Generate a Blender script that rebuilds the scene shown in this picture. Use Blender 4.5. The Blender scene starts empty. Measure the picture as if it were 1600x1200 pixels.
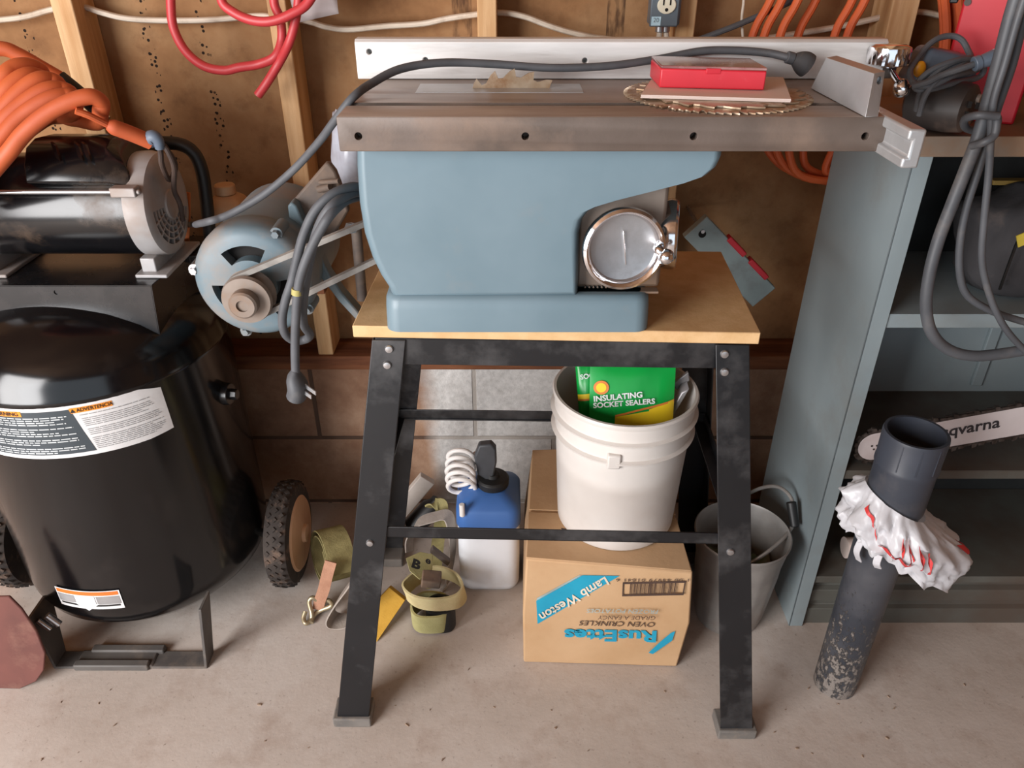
import bpy, bmesh, math, random
from mathutils import Vector, Matrix
R = random.Random(7)
SC = bpy.context.scene
COL = SC.collection
V = Vector
PI = math.pi

# ---------------------------------------------------------------- camera
CAM_H = 1.35
PITCH = math.radians(31)
FPX = 1200.0
_S, _C = math.sin(PITCH), math.cos(PITCH)

def P(u, v, y=None, z=None, x=None, t=None):
    """point of the place seen at pixel (u, v), given one world coordinate"""
    a = (u - 800) / FPX
    b = (v - 600) / FPX
    d = V((a, _C - b * _S, -_S - b * _C))
    if y is not None: k = y / d.y
    elif z is not None: k = (z - CAM_H) / d.z
    elif x is not None: k = x / d.x
    else: k = t
    return V((0, 0, CAM_H)) + d * k

def QP(u, y, z):
    """point at depth y and height z that shows in column u"""
    return V(((u - 800) / FPX * (y * _C + (CAM_H - z) * _S), y, z))

cam = bpy.data.cameras.new('camera')
cam.sensor_fit = 'HORIZONTAL'
cam.sensor_width = 36
cam.lens = 36 * FPX / 1600
cam.clip_start = 0.02
co = bpy.data.objects.new('camera', cam)
COL.objects.link(co)
co.location = (0, 0, CAM_H)
co.rotation_euler = (PI / 2 - PITCH, 0, 0)
SC.camera = co

# ---------------------------------------------------------------- materials
def lin(c):
    return tuple(((x / 255) / 12.92 if x / 255 <= .04045 else ((x / 255 + .055) / 1.055) ** 2.4) for x in c[:3]) + (1,)

def new_mat(name):
    m = bpy.data.materials.new(name)
    m.use_nodes = True
    nt = m.node_tree
    return m, nt, nt.nodes['Principled BSDF']

def N(nt, kind, **kw):
    n = nt.nodes.new(kind)
    for k, v in kw.items():
        if k in n.inputs: n.inputs[k].default_value = v
        else: setattr(n, k, v)
    return n

def ramp(nt, src, stops):
    r = nt.nodes.new('ShaderNodeValToRGB')
    e = r.color_ramp.elements
    while len(e) < len(stops): e.new(.5)
    for q, (p, c) in zip(e, stops):
        q.position = p
        q.color = c if len(c) == 4 else lin(c)
    nt.links.new(src, r.inputs[0])
    return r

def mixc(nt, fac, a, b):
    m = nt.nodes.new('ShaderNodeMix')
    m.data_type = 'RGBA'
    for s, x in ((m.inputs[0], fac), (m.inputs[6], a), (m.inputs[7], b)):
        if isinstance(x, (int, float)): s.default_value = x
        elif isinstance(x, tuple): s.default_value = x if len(x) == 4 else lin(x)
        else: nt.links.new(x, s)
    return m.outputs[2]

def coords(nt, scale=(1, 1, 1), kind='Object', rot=(0, 0, 0)):
    tc = nt.nodes.new('ShaderNodeTexCoord')
    mp = nt.nodes.new('ShaderNodeMapping')
    mp.inputs['Scale'].default_value = scale
    mp.inputs['Rotation'].default_value = rot
    nt.links.new(tc.outputs[kind], mp.inputs[0])
    return mp.outputs[0]

def noise(nt, vec, scale, detail=4, rough=.55):
    n = N(nt, 'ShaderNodeTexNoise', Scale=scale, Detail=detail, Roughness=rough)
    nt.links.new(vec, n.inputs['Vector'])
    return n.outputs['Fac']

def mat(name, c1, c2=None, rough=.5, metal=0, scale=12, lo=.35, hi=.65, dirt=None, dscale=5, dlo=.52, dhi=.68,
        damt=.8, bump=0, bscale=60, stretch=(1, 1, 1), rvar=.12, coat=0, spec=.5, trans=0, emit=None, sss=0, alpha=1):
    m, nt, b = new_mat(name)
    vec = coords(nt, stretch)
    n1 = noise(nt, vec, scale)
    c2 = c2 or tuple(min(255, int(x * .85)) for x in c1)
    col = ramp(nt, n1, [(lo, c1), (hi, c2)]).outputs[0]
    if dirt:
        n2 = noise(nt, vec, dscale, 6, .65)
        f = ramp(nt, n2, [(dlo, (0, 0, 0, 1)), (dhi, (damt, damt, damt, 1))]).outputs[0]
        col = mixc(nt, f, col, dirt)
        rr = nt.nodes.new('ShaderNodeMath'); rr.operation = 'MULTIPLY_ADD'
        nt.links.new(f, rr.inputs[0]); rr.inputs[1].default_value = .8 - rough if rough < .8 else 0; rr.inputs[2].default_value = rough
        nt.links.new(rr.outputs[0], b.inputs['Roughness'])
    else:
        r2 = ramp(nt, n1, [(.2, (max(0, rough - rvar),) * 3 + (1,)), (.8, (min(1, rough + rvar),) * 3 + (1,))])
        nt.links.new(r2.outputs[0], b.inputs['Roughness'])
    nt.links.new(col, b.inputs['Base Color'])
    b.inputs['Metallic'].default_value = metal
    b.inputs['Specular IOR Level'].default_value = spec
    b.inputs['Coat Weight'].default_value = coat
    b.inputs['Coat Roughness'].default_value = .1
    if trans: b.inputs['Transmission Weight'].default_value = trans
    if sss:
        b.inputs['Subsurface Weight'].default_value = sss
        b.inputs['Subsurface Radius'].default_value = (.02, .02, .02)
    b.inputs['Alpha'].default_value = alpha
    if bump:
        n3 = noise(nt, vec, bscale, 5, .6)
        bp = N(nt, 'ShaderNodeBump', Strength=bump, Distance=.004)
        nt.links.new(n3, bp.inputs['Height'])
        nt.links.new(bp.outputs[0], b.inputs['Normal'])
    return m

# ---------------------------------------------------------------- mesh builder
def frame(axis, hint=None):
    w = V(axis).normalized()
    h = V(hint) if hint is not None else (V((0, 0, 1)) if abs(w.z) < .9 else V((1, 0, 0)))
    a = h.cross(w)
    if a.length < 1e-6: a = V((1, 0, 0)).cross(w)
    a.normalize()
    return a, w.cross(a).normalized(), w

def spline(pts, n=8, closed=False):
    pts = [V(p) for p in pts]
    if len(pts) < 3 and not closed: return pts
    out = []
    L = len(pts)
    rng = range(L) if closed else range(L - 1)
    for i in rng:
        if closed: p0, p1, p2, p3 = pts[(i - 1) % L], pts[i], pts[(i + 1) % L], pts[(i + 2) % L]
        else:
            p1, p2 = pts[i], pts[i + 1]
            p0 = pts[i - 1] if i else p1 * 2 - p2
            p3 = pts[i + 2] if i + 2 < L else p2 * 2 - p1
        for k in range(n):
            t = k / n
            out.append(.5 * ((2 * p1) + (p2 - p0) * t + (2 * p0 - 5 * p1 + 4 * p2 - p3) * t * t + (3 * p1 - p0 - 3 * p2 + p3) * t ** 3))
    if not closed: out.append(pts[-1])
    return out

class B:
    def __init__(s): s.bm = bmesh.new()
    def v(s, p): return s.bm.verts.new(V(p))
    def f(s, vs):
        try: return s.bm.faces.new(vs)
        except ValueError: return None
    def hexa(s, q):          # q: 8 points, bottom ring then top ring
        a = [s.v(p) for p in q]
        for i in ((3, 2, 1, 0), (4, 5, 6, 7), (0, 1, 5, 4), (1, 2, 6, 5), (2, 3, 7, 6), (3, 0, 4, 7)): s.f([a[k] for k in i])
        return s
    def box(s, lo, hi):
        x0, y0, z0 = lo; x1, y1, z1 = hi
        return s.hexa([(x0, y0, z0), (x1, y0, z0), (x1, y1, z0), (x0, y1, z0), (x0, y0, z1), (x1, y0, z1), (x1, y1, z1), (x0, y1, z1)])
    def obox(s, c, ux, uy, uz, sx, sy, sz):
        c = V(c); ux, uy, uz = V(ux).normalized() * sx / 2, V(uy).normalized() * sy / 2, V(uz).normalized() * sz / 2
        return s.hexa([c + i * ux + j * uy + k * uz for k in (-1, 1) for i, j in ((-1, -1), (1, -1), (1, 1), (-1, 1))])
    def loft(s, rings, caps=True, closed=True):
        rs = [[s.v(p) for p in r] for r in rings]
        n = len(rs[0])
        for a, b in zip(rs, rs[1:]):
            for i in range(n if closed else n - 1):
                s.f([a[i], a[(i + 1) % n], b[(i + 1) % n], b[i]])
        if caps and closed:
            s.f(rs[0][::-1]); s.f(rs[-1])
        return s
    def lathe(s, prof, o, axis=(0, 0, 1), seg=32, sx=1, sy=1, caps=True, hint=None, arc=None):
        a, b, w = frame(axis, hint); o = V(o)
        rings = []
        for r, h in prof:
            r = max(r, 1e-4)
            rings.append([o + w * h + a * (r * sx * math.cos(2 * PI * k / seg)) + b * (r * sy * math.sin(2 * PI * k / seg)) for k in range(seg)])
        return s.loft(rings, caps)
    def cyl(s, p0, p1, r0, r1=None, seg=20):
        p0, p1 = V(p0), V(p1)
        return s.lathe([(r0, 0), (r0 if r1 is None else r1, (p1 - p0).length)], p0, p1 - p0, seg)
    def tube(s, pts, r, seg=10, n=8, closed=False, flat=1, raw=False):
        c = [V(p) for p in pts] if raw else spline(pts, n, closed)
        L = len(c)
        rr = r if callable(r) else (lambda t: r)
        tang = []
        for i in range(L):
            if closed: d = c[(i + 1) % L] - c[i - 1]
            else: d = c[min(i + 1, L - 1)] - c[max(i - 1, 0)]
            tang.append(d.normalized() if d.length > 1e-9 else V((0, 0, 1)))
        a, b, _ = frame(tang[0])
        rings = []
        for i in range(L):
            a = (a - tang[i] * a.dot(tang[i]))
            a = a.normalized() if a.length > 1e-6 else frame(tang[i])[0]
            b = tang[i].cross(a)
            q = rr(i / max(1, L - 1))
            rings.append([c[i] + a * (q * math.cos(2 * PI * k / seg)) + b * (q * flat * math.sin(2 * PI * k / seg)) for k in range(seg)])
        if closed:
            rings.append(rings[0])
            rs = [[s.v(p) for p in q] for q in rings[:-1]]
            for i in range(L):
                A, Bq = rs[i], rs[(i + 1) % L]
                off = 0
                if i == L - 1:
                    off = min(range(seg), key=lambda o: (A[0].co - Bq[o].co).length)
                for k in range(seg): s.f([A[k], A[(k + 1) % seg], Bq[(k + 1 + off) % seg], Bq[(k + off) % seg]])
            return s
        return s.loft(rings)
    def strap(s, pts, wdir, w, th, n=8, closed=False):
        """flat ribbon along pts; wdir: one width direction or one per control point"""
        c = spline(pts, n, closed)
        L = len(c)
        if isinstance(wdir, list):
            wd = [V(x) for x in spline(wdir, n, closed)]
        else: wd = [V(wdir)] * L
        rings = []
        for i in range(L):
            d = (c[(i + 1) % L] - c[i - 1]) if closed else c[min(i + 1, L - 1)] - c[max(i - 1, 0)]
            t = d.normalized()
            a = wd[i] - t * wd[i].dot(t)
            a = a.normalized() if a.length > 1e-6 else frame(t)[0]
            nn = t.cross(a)
            rings.append([c[i] + a * x * w / 2 + nn * y * th / 2 for x, y in ((-1, -1), (1, -1), (1, 1), (-1, 1))])
        if closed:
            rs = [[s.v(p) for p in q] for q in rings]
            for i in range(L):
                A, Bq = rs[i], rs[(i + 1) % L]
                for k in range(4): s.f([A[k], A[(k + 1) % 4], Bq[(k + 1) % 4], Bq[k]])
            return s
        return s.loft(rings)
    def prism(s, poly, d, o=None):
        """poly: 3-d points in one plane, d: extrusion vector"""
        d = V(d)
        return s.loft([[V(p) for p in poly], [V(p) + d for p in poly]])
    def sphere(s, c, r, seg=20, sx=1, sy=1, sz=1):
        m = Matrix.Translation(V(c)) @ Matrix.Diagonal((r * sx, r * sy, r * sz, 1))
        bmesh.ops.create_uvsphere(s.bm, u_segments=seg, v_segments=max(8, seg // 2), radius=1, matrix=m)
        return s
    def torus(s, c, axis, Rr, r, seg=40, s2=10):
        a, b, w = frame(axis); c = V(c)
        return s.tube([c + a * Rr * math.cos(2 * PI * k / seg) + b * Rr * math.sin(2 * PI * k / seg) for k in range(seg)], r, s2, 1, True)

def obj(name, b, m, parent=None, bev=0, smooth=35, sub=0, label=None, segs=2, solid=0, zero=False):
    bm = b.bm if isinstance(b, B) else b
    bmesh.ops.recalc_face_normals(bm, faces=bm.faces)
    me = bpy.data.meshes.new(name)
    loc = V((0, 0, 0))
    if parent is not None:
        q = parent
        while q.parent is not None: q = q.parent
        loc = q.location.copy()
    else:
        xs = [v.co for v in bm.verts]
        lo = V([min(p[i] for p in xs) for i in range(3)]); hi = V([max(p[i] for p in xs) for i in range(3)])
        if not zero: loc = V(((lo.x + hi.x) / 2, (lo.y + hi.y) / 2, lo.z))
    bmesh.ops.translate(bm, vec=-loc, verts=bm.verts)
    bm.to_mesh(me); bm.free()
    o = bpy.data.objects.new(name, me)
    COL.objects.link(o)
    if parent is not None: o.parent = parent
    else: o.location = loc
    if m: me.materials.append(m)
    if smooth:
        for p in me.polygons: p.use_smooth = True
        me.set_sharp_from_angle(angle=math.radians(smooth))
    if solid:
        md = o.modifiers.new('solid', 'SOLIDIFY'); md.thickness = solid; md.offset = 0
    if bev:
        md = o.modifiers.new('bevel', 'BEVEL'); md.width = bev; md.segments = segs; md.limit_method = 'ANGLE'; md.angle_limit = math.radians(40)
    if sub:
        md = o.modifiers.new('sub', 'SUBSURF'); md.levels = sub; md.render_levels = sub
    if label: o['label'] = label
    return o

def cut(o, b):
    """drill the shape b (world space) out of o"""
    bm = b.bm
    bmesh.ops.recalc_face_normals(bm, faces=bm.faces)
    me = bpy.data.meshes.new('cutter')
    q = o
    while q.parent is not None: q = q.parent
    bmesh.ops.translate(bm, vec=-q.location, verts=bm.verts)
    bm.to_mesh(me); bm.free()
    c = bpy.data.objects.new('cutter', me); COL.objects.link(c)
    c.location = q.location
    md = o.modifiers.new('cut', 'BOOLEAN'); md.operation = 'DIFFERENCE'; md.object = c; md.solver = 'EXACT'
    bpy.context.view_layer.update()
    dg = bpy.context.evaluated_depsgraph_get()
    nm = bpy.data.meshes.new_from_object(o.evaluated_get(dg))
    o.modifiers.clear()
    o.data = nm
    for p in nm.polygons: p.use_smooth = True
    nm.set_sharp_from_angle(angle=math.radians(35))
    bpy.data.objects.remove(c)
    return o

def thing(name, label, cat, loc, group=None):
    o = bpy.data.objects.new(name, None)
    COL.objects.link(o)
    o.empty_display_size = .05
    o.location = loc
    o['label'] = label; o['category'] = cat
    if group: o['group'] = group
    return o

def tag(o, label, cat, group=None):
    o['label'] = label; o['category'] = cat
    if group: o['group'] = group
    return o

def struct(name, b, m, bev=0):
    o = obj(name, b, m, None, bev, zero=True)
    o['kind'] = 'structure'
    return o

def text(name, s, o, ux, uy, size, m, parent, shear=0, align='CENTER', wscale=1, th=.0004, bold=0, label=None, space=1):
    """raised lettering as a mesh: origin o, reading direction ux, up direction uy, size = height of a line"""
    cu = bpy.data.curves.new('t', 'FONT')
    cu.body = s; cu.size = 1; cu.align_x = align; cu.align_y = 'CENTER'; cu.shear = shear; cu.offset = bold; cu.space_character = space
    cu.resolution_u = 3
    t = bpy.data.objects.new('t', cu); COL.objects.link(t)
    bpy.context.view_layer.update()
    dg = bpy.context.evaluated_depsgraph_get()
    me = bpy.data.meshes.new_from_object(t.evaluated_get(dg))
    bpy.data.objects.remove(t)
    ux, uy = V(ux).normalized(), V(uy).normalized()
    n = ux.cross(uy)
    b = bmesh.new(); b.from_mesh(me); bpy.data.meshes.remove(me)
    o = V(o)
    for q in b.verts:
        q.co = o + ux * q.co.x * size * wscale + uy * q.co.y * size + n * th
    return obj(name, b, m, parent, 0, 0, label=label)

def wrap(o, fn):
    """bend a part: fn maps a world point to a world point"""
    q = o
    while q.parent is not None: q = q.parent
    for v in o.data.vertices: v.co = fn(v.co + q.location) - q.location
    o.data.update()

# ================================================================ THE SETTING
SC.view_settings.view_transform = 'Standard'
SC.view_settings.look = 'None'
SC.view_settings.exposure = 0.0
SC.view_settings.gamma = 1
SC.view_settings.use_curve_mapping = False
SC.cycles.use_denoising = True
SC.cycles.max_bounces = 8
SC.cycles.caustics_reflective = False
SC.cycles.caustics_refractive = False

w = bpy.data.worlds.new('sky'); SC.world = w; w.use_nodes = True
wn = w.node_tree.nodes['Background']
wn.inputs[0].default_value = (.80, .90, 1.0, 1); wn.inputs[1].default_value = 1.35

def area(name, loc, look, sx, sy, power, col):
    l = bpy.data.lights.new(name, 'AREA'); l.shape = 'RECTANGLE'; l.size = sx; l.size_y = sy
    l.energy = power; l.color = col
    o = bpy.data.objects.new(name, l); COL.objects.link(o)
    o.location = loc
    o.rotation_euler = (V(look) - V(loc)).to_track_quat('-Z', 'Y').to_euler()
    return o
# daylight coming in through the open garage door behind the photographer
area('door_daylight', (-2.28, -1.2, 1.28), (.0, 1.3, .6), 1.7, 1.9, 178, (1.0, .985, .985))

# concrete floor
def concrete():
    m, nt, b = new_mat('concrete')
    vec = coords(nt)
    n1 = noise(nt, vec, 2.2, 6, .6)
    c = ramp(nt, n1, [(.3, (172, 160, 150)), (.5, (188, 177, 168)), (.7, (198, 190, 183))]).outputs[0]
    n2 = noise(nt, vec, 9, 8, .7)
    f = ramp(nt, n2, [(.5, (0, 0, 0, 1)), (.7, (.4, .4, .4, 1))]).outputs[0]
    c = mixc(nt, f, c, (140, 112, 94))
    n3 = noise(nt, vec, 120, 3, .6)
    f3 = ramp(nt, n3, [(.62, (0, 0, 0, 1)), (.75, (.5, .5, .5, 1))]).outputs[0]
    c = mixc(nt, f3, c, (112, 94, 84))
    nt.links.new(c, b.inputs['Base Color'])
    b.inputs['Roughness'].default_value = .75
    b.inputs['Specular IOR Level'].default_value = .25
    n4 = noise(nt, vec, 40, 8, .65)
    bp = N(nt, 'ShaderNodeBump', Strength=.25, Distance=.003)
    nt.links.new(n4, bp.inputs['Height']); nt.links.new(bp.outputs[0], b.inputs['Normal'])
    return m
M = {}
M['concrete'] = concrete()

def sheathing():
    m, nt, b = new_mat('sheathing')
    vec = coords(nt)
    n1 = noise(nt, vec, 3, 6, .65)
    c = ramp(nt, n1, [(.3, (112, 78, 50)), (.5, (146, 108, 74)), (.7, (168, 134, 98))]).outputs[0]
    n2 = noise(nt, vec, 14, 8, .7)
    c = mixc(nt, ramp(nt, n2, [(.5, (0, 0, 0, 1)), (.72, (.5, .5, .5, 1))]).outputs[0], c, (92, 62, 42))
    # rows of little dark fastener dots and damp streaks running down the board
    sep = nt.nodes.new('ShaderNodeSeparateXYZ'); nt.links.new(vec, sep.inputs[0])
    vo = N(nt, 'ShaderNodeTexVoronoi', Scale=95); nt.links.new(vec, vo.inputs['Vector'])
    dot = nt.nodes.new('ShaderNodeMath'); dot.operation = 'LESS_THAN'; dot.inputs[1].default_value = .30
    nt.links.new(vo.outputs['Distance'], dot.inputs[0])
    tot = None
    def band(x0, wd):
        a = nt.nodes.new('ShaderNodeMath'); a.operation = 'COMPARE'
        a.inputs[1].default_value = x0; a.inputs[2].default_value = wd
        nt.links.new(sep.outputs[0], a.inputs[0])
        return a.outputs[0]
    def add(a, q):
        if a is None: return q
        s = nt.nodes.new('ShaderNodeMath'); s.operation = 'MAXIMUM'
        nt.links.new(a, s.inputs[0]); nt.links.new(q, s.inputs[1])
        return s.outputs[0]
    for u, v in ((42, 45), (240, 100), (322, 80)):
        tot = add(tot, band(P(u, v, y=1.71).x, .010))
    ml = nt.nodes.new('ShaderNodeMath'); ml.operation = 'MULTIPLY'
    nt.links.new(tot, ml.inputs[0]); nt.links.new(dot.outputs[0], ml.inputs[1])
    n5 = noise(nt, vec, 9, 3)
    gate = ramp(nt, n5, [(.34, (0, 0, 0, 1)), (.42, (1, 1, 1, 1))]).outputs[0]
    m2 = nt.nodes.new('ShaderNodeMath'); m2.operation = 'MULTIPLY'
    nt.links.new(ml.outputs[0], m2.inputs[0]); nt.links.new(gate, m2.inputs[1])
    c = mixc(nt, m2.outputs[0], c, (38, 28, 22))
    st = None
    for u, v, wd in ((722, 30, .02), (962, 30, .018)):
        st = add(st, band(P(u, v, y=1.71).x, wd))
    sv = coords(nt, (60, 1, 14))
    n6 = noise(nt, sv, 1.2, 4)
    m3 = nt.nodes.new('ShaderNodeMath'); m3.operation = 'MULTIPLY'
    nt.links.new(st, m3.inputs[0]); nt.links.new(ramp(nt, n6, [(.4, (0, 0, 0, 1)), (.6, (.8, .8, .8, 1))]).outputs[0], m3.inputs[1])
    c = mixc(nt, m3.outputs[0], c, (66, 46, 36))
    nt.links.new(c, b.inputs['Base Color'])
    b.inputs['Roughness'].default_value = .9
    b.inputs['Specular IOR Level'].default_value = .2
    bp = N(nt, 'ShaderNodeBump', Strength=.3, Distance=.003)
    nt.links.new(n2, bp.inputs['Height']); nt.links.new(bp.outputs[0], b.inputs['Normal'])
    return m
M['sheathing'] = sheathing()

def blocks():
    m, nt, b = new_mat('cinder_block')
    vec = coords(nt)
    sep = nt.nodes.new('ShaderNodeSeparateXYZ'); nt.links.new(vec, sep.inputs[0])
    cmb = nt.nodes.new('ShaderNodeCombineXYZ')
    ax = nt.nodes.new('ShaderNodeMath'); ax.operation = 'ADD'; ax.inputs[1].default_value = .493 + 4
    nt.links.new(sep.outputs[0], ax.inputs[0]); nt.links.new(ax.outputs[0], cmb.inputs[0])
    az = nt.nodes.new('ShaderNodeMath'); az.operation = 'SUBTRACT'; az.inputs[1].default_value = .008
    nt.links.new(sep.outputs[2], az.inputs[0]); nt.links.new(az.outputs[0], cmb.inputs[1])
    br = N(nt, 'ShaderNodeTexBrick', Scale=1.0)
    br.inputs['Mortar Size'].default_value = .006
    br.inputs['Mortar Smooth'].default_value = .3
    br.inputs['Brick Width'].default_value = .4
    br.inputs['Row Height'].default_value = .208
    nt.links.new(cmb.outputs[0], br.inputs['Vector'])
    n1 = noise(nt, vec, 4, 6, .65)
    brown = ramp(nt, n1, [(.35, (118, 86, 68)), (.5, (144, 110, 88)), (.66, (172, 140, 116))]).outputs[0]
    n2 = noise(nt, vec, 60, 6, .7)
    grey = ramp(nt, n2, [(.3, (178, 174, 170)), (.65, (210, 206, 202))]).outputs[0]
    # whitewash ends where the painted blocks begin
    nx = noise(nt, vec, 5, 3)
    mx = nt.nodes.new('ShaderNodeMath'); mx.operation = 'MULTIPLY_ADD'; mx.inputs[1].default_value = .12
    nt.links.new(nx, mx.inputs[0]); nt.links.new(sep.outputs[0], mx.inputs[2])
    fx = ramp(nt, mx.outputs[0], [(0, (0, 0, 0, 1)), (1, (1, 1, 1, 1))])
    mr = nt.nodes.new('ShaderNodeMapRange'); nt.links.new(mx.outputs[0], mr.inputs[0])
    mr.inputs[1].default_value = -.16; mr.inputs[2].default_value = -.12
    m4 = nt.nodes.new('ShaderNodeMapRange'); nt.links.new(mx.outputs[0], m4.inputs[0])
    m4.inputs[1].default_value = .40; m4.inputs[2].default_value = .36
    mu = nt.nodes.new('ShaderNodeMath'); mu.operation = 'MULTIPLY'
    nt.links.new(mr.outputs[0], mu.inputs[0]); nt.links.new(m4.outputs[0], mu.inputs[1])
    c = mixc(nt, mu.outputs[0], brown, grey)
    c = mixc(nt, br.outputs['Fac'], c, mixc(nt, mu.outputs[0], (92, 72, 60), (172, 164, 156)))
    nt.links.new(c, b.inputs['Base Color'])
    b.inputs['Roughness'].default_value = .92
    b.inputs['Specular IOR Level'].default_value = .2
    inv = nt.nodes.new('ShaderNodeMath'); inv.operation = 'MULTIPLY_ADD'; inv.inputs[1].default_value = -1.5
    nt.links.new(br.outputs['Fac'], inv.inputs[0]); nt.links.new(n2, inv.inputs[2])
    bp = N(nt, 'ShaderNodeBump', Strength=.6, Distance=.004)
    nt.links.new(inv.outputs[0], bp.inputs['Height']); nt.links.new(bp.outputs[0], b.inputs['Normal'])
    return m
M['block'] = blocks()
M['pine'] = mat('pine_stud', (214, 176, 132), (190, 146, 100), rough=.7, scale=3, stretch=(18, 18, 1.2), dirt=(150, 100, 60), dscale=2.5, dlo=.55, dhi=.75, damt=.5, bump=.15, spec=.3)
M['oldwood'] = mat('old_wood', (132, 84, 56), (98, 60, 42), rough=.8, scale=3, stretch=(1.5, 14, 14), bump=.3, spec=.2)
M['board_wall'] = mat('bare_board', (150, 112, 78), (124, 88, 60), rough=.9, scale=2)
M['ceiling'] = mat('ceiling_board', (158, 122, 90), (130, 96, 70), rough=.9, scale=2)

struct('floor', B().box((-3.4, -3.2, -.1), (2.6, 1.80, 0)), M['concrete'])
struct('wall_back', B().box((-3.4, 1.71, .455), (2.6, 1.735, 2.5)), M['sheathing'])
struct('wall_back_foundation', B().box((-3.4, 1.62, 0), (2.6, 1.80, .42)), M['block'])
struct('trim_1', B().box((-3.4, 1.614, .42), (2.6, 1.71, .457)), M['oldwood'], .003)
struct('wall_left', B().box((-3.45, -2.6, 0), (-3.4, 1.80, 2.5)), M['board_wall'])
struct('wall_right', B().box((2.6, -2.6, 0), (2.65, 1.80, 2.5)), M['board_wall'])
struct('ceiling', B().box((-3.45, -2.6, 2.5), (2.65, 1.80, 2.55)), M['ceiling'])
fw = B().box((1.6, -2.65, 0), (2.65, -2.6, 2.5)).box((-3.45, -2.65, 0), (-3.2, -2.6, 2.5)).box((-3.2, -2.65, 2.3), (1.6, -2.6, 2.5))
struct('wall_front', fw, M['board_wall'])
sx = []
for i, (ua, ub) in enumerate(((76, 110), (415, 445), (745, 776), (1060, 1091), (1397, 1440))):
    x0 = P(ua, 0, y=1.62).x; x1 = P(ub, 0, y=1.62).x
    sx.append((x0, x1))
    struct('trim_%d' % (i + 2), B().box((x0, 1.622, .457), (x1, 1.71, 2.5)), M['pine'], .0025)
# more studs out of view on either side
for i, x0 in enumerate((-1.25, 1.13)):
    struct('trim_%d' % (i + 7), B().box((x0, 1.622, .457), (x0 + .038, 1.71, 2.5)), M['pine'], .0025)

# ================================================================ TABLE SAW ON ITS STAND
M['black_steel'] = mat('black_enamel', (17, 18, 21), (24, 25, 28), rough=.38, scale=5, dirt=(92, 90, 90), dscale=7, dlo=.50, dhi=.72, damt=.5)
M['rubber_grey'] = mat('grey_rubber', (98, 94, 90), (120, 114, 108), rough=.85, dirt=(130, 118, 106), dscale=30)
M['zinc'] = mat('zinc_bolt', (205, 206, 208), (180, 180, 182), rough=.3, metal=.9)
M['ply'] = mat('particle_board', (214, 178, 132), (202, 164, 116), rough=.65, scale=30, dirt=(176, 122, 74), dscale=7, dlo=.58, dhi=.75, damt=.5, bump=.1, bscale=180, spec=.3)
M['blue'] = mat('blue_grey_paint', (112, 132, 142), (102, 123, 133), rough=.42, scale=6, dirt=(136, 132, 126), dscale=11, dlo=.60, dhi=.8, damt=.35)
M['iron'] = mat('dusty_cast_iron', (110, 97, 89), (90, 78, 70), rough=.5, metal=.15, scale=7, dirt=(140, 118, 102), dscale=6, dlo=.48, dhi=.7, damt=.6, bump=.06, bscale=220)
M['alu'] = mat('dull_aluminium', (196, 198, 200), (176, 178, 180), rough=.38, metal=.55, scale=10, dirt=(150, 142, 134), dscale=8, dlo=.56, dhi=.78, damt=.5)
M['chrome'] = mat('chrome', (235, 235, 238), (225, 225, 228), rough=.13, metal=1, rvar=.02)
M['brushed'] = mat('brushed_steel', (206, 206, 208), (168, 168, 170), rough=.32, metal=.9, scale=9, stretch=(1, 1, 1), dirt=(110, 104, 100), dscale=14, damt=.3)
M['hole'] = mat('hole_shade', (20, 16, 14), rough=.9)  # near-black that paints the shade inside holes and slots
M['greycast'] = mat('bare_grey_casting', (146, 134, 124), (118, 104, 94), rough=.55, metal=.3, scale=9, dirt=(150, 118, 90), dscale=9, damt=.6)
M['sawsteel'] = mat('saw_blade_steel', (196, 178, 156), (156, 128, 98), rough=.36, metal=.5, scale=22, dirt=(132, 92, 54), dscale=30, damt=.7)

ZB = .83                                     # top of the board
st = thing('saw_stand', 'black splayed-leg steel stand with bolted cross braces holding up the table saw', 'stand', (.06, 1.17, 0))
TOPZ, LEGH = .808, .008
fl_t, fr_t = V((-.212, 1.030, TOPZ)), V((.356, 1.016, TOPZ))
fl_b, fr_b = V((-.343, .947, LEGH)), V((.464, .921, LEGH))
bl_t, br_t = V((-.200, 1.335, TOPZ)), V((.368, 1.320, TOPZ))
bl_b, br_b = V((-.335, 1.425, LEGH)), V((.470, 1.41, LEGH))
def leg(top, bot, sx_, sy_):
    def ring(p, w, th):
        d = .042
        return [p, p + V((sx_ * w, 0, 0)), p + V((sx_ * w, sy_ * th, 0)), p + V((sx_ * th, sy_ * th, 0)), p + V((sx_ * th, sy_ * d, 0)), p + V((0, sy_ * d, 0))]
    l = obj('leg', B().loft([ring(bot, .062, .003), ring(top, .051, .003)]), M['black_steel'], st, .0012)
    f = B()
    c = bot + V((sx_ * .031, sy_ * .021, 0))
    f.box((c.x - .037, c.y - .026, 0), (c.x + .037, c.y + .026, .024))
    obj('rubber_foot', f, M['rubber_grey'], l, .003)
    return l
LF = leg(fl_t, fl_b, 1, 1); RF = leg(fr_t, fr_b, -1, 1)
LB = leg(bl_t, bl_b, 1, -1); RB = leg(br_t, br_b, -1, -1)
def apron(a, b, name='apron', h=.046, up=(0, 0, 0), inn=(0, 1, 0)):
    a, b = V(a), V(b)
    inn = V(inn)
    q = B()
    t = inn * .003
    q.hexa([a + V((0, 0, -h)), b + V((0, 0, -h)), b + V((0, 0, -h)) + t, a + V((0, 0, -h)) + t, a, b, b + t, a + t])
    s = inn * .03
    q.hexa([a + V((0, 0, -.003)), b + V((0, 0, -.003)), b + V((0, 0, -.003)) + s, a + V((0, 0, -.003)) + s, a, b, b + s, a + s])
    return obj(name, q, M['black_steel'], st, .0008)
e = .0045
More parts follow.
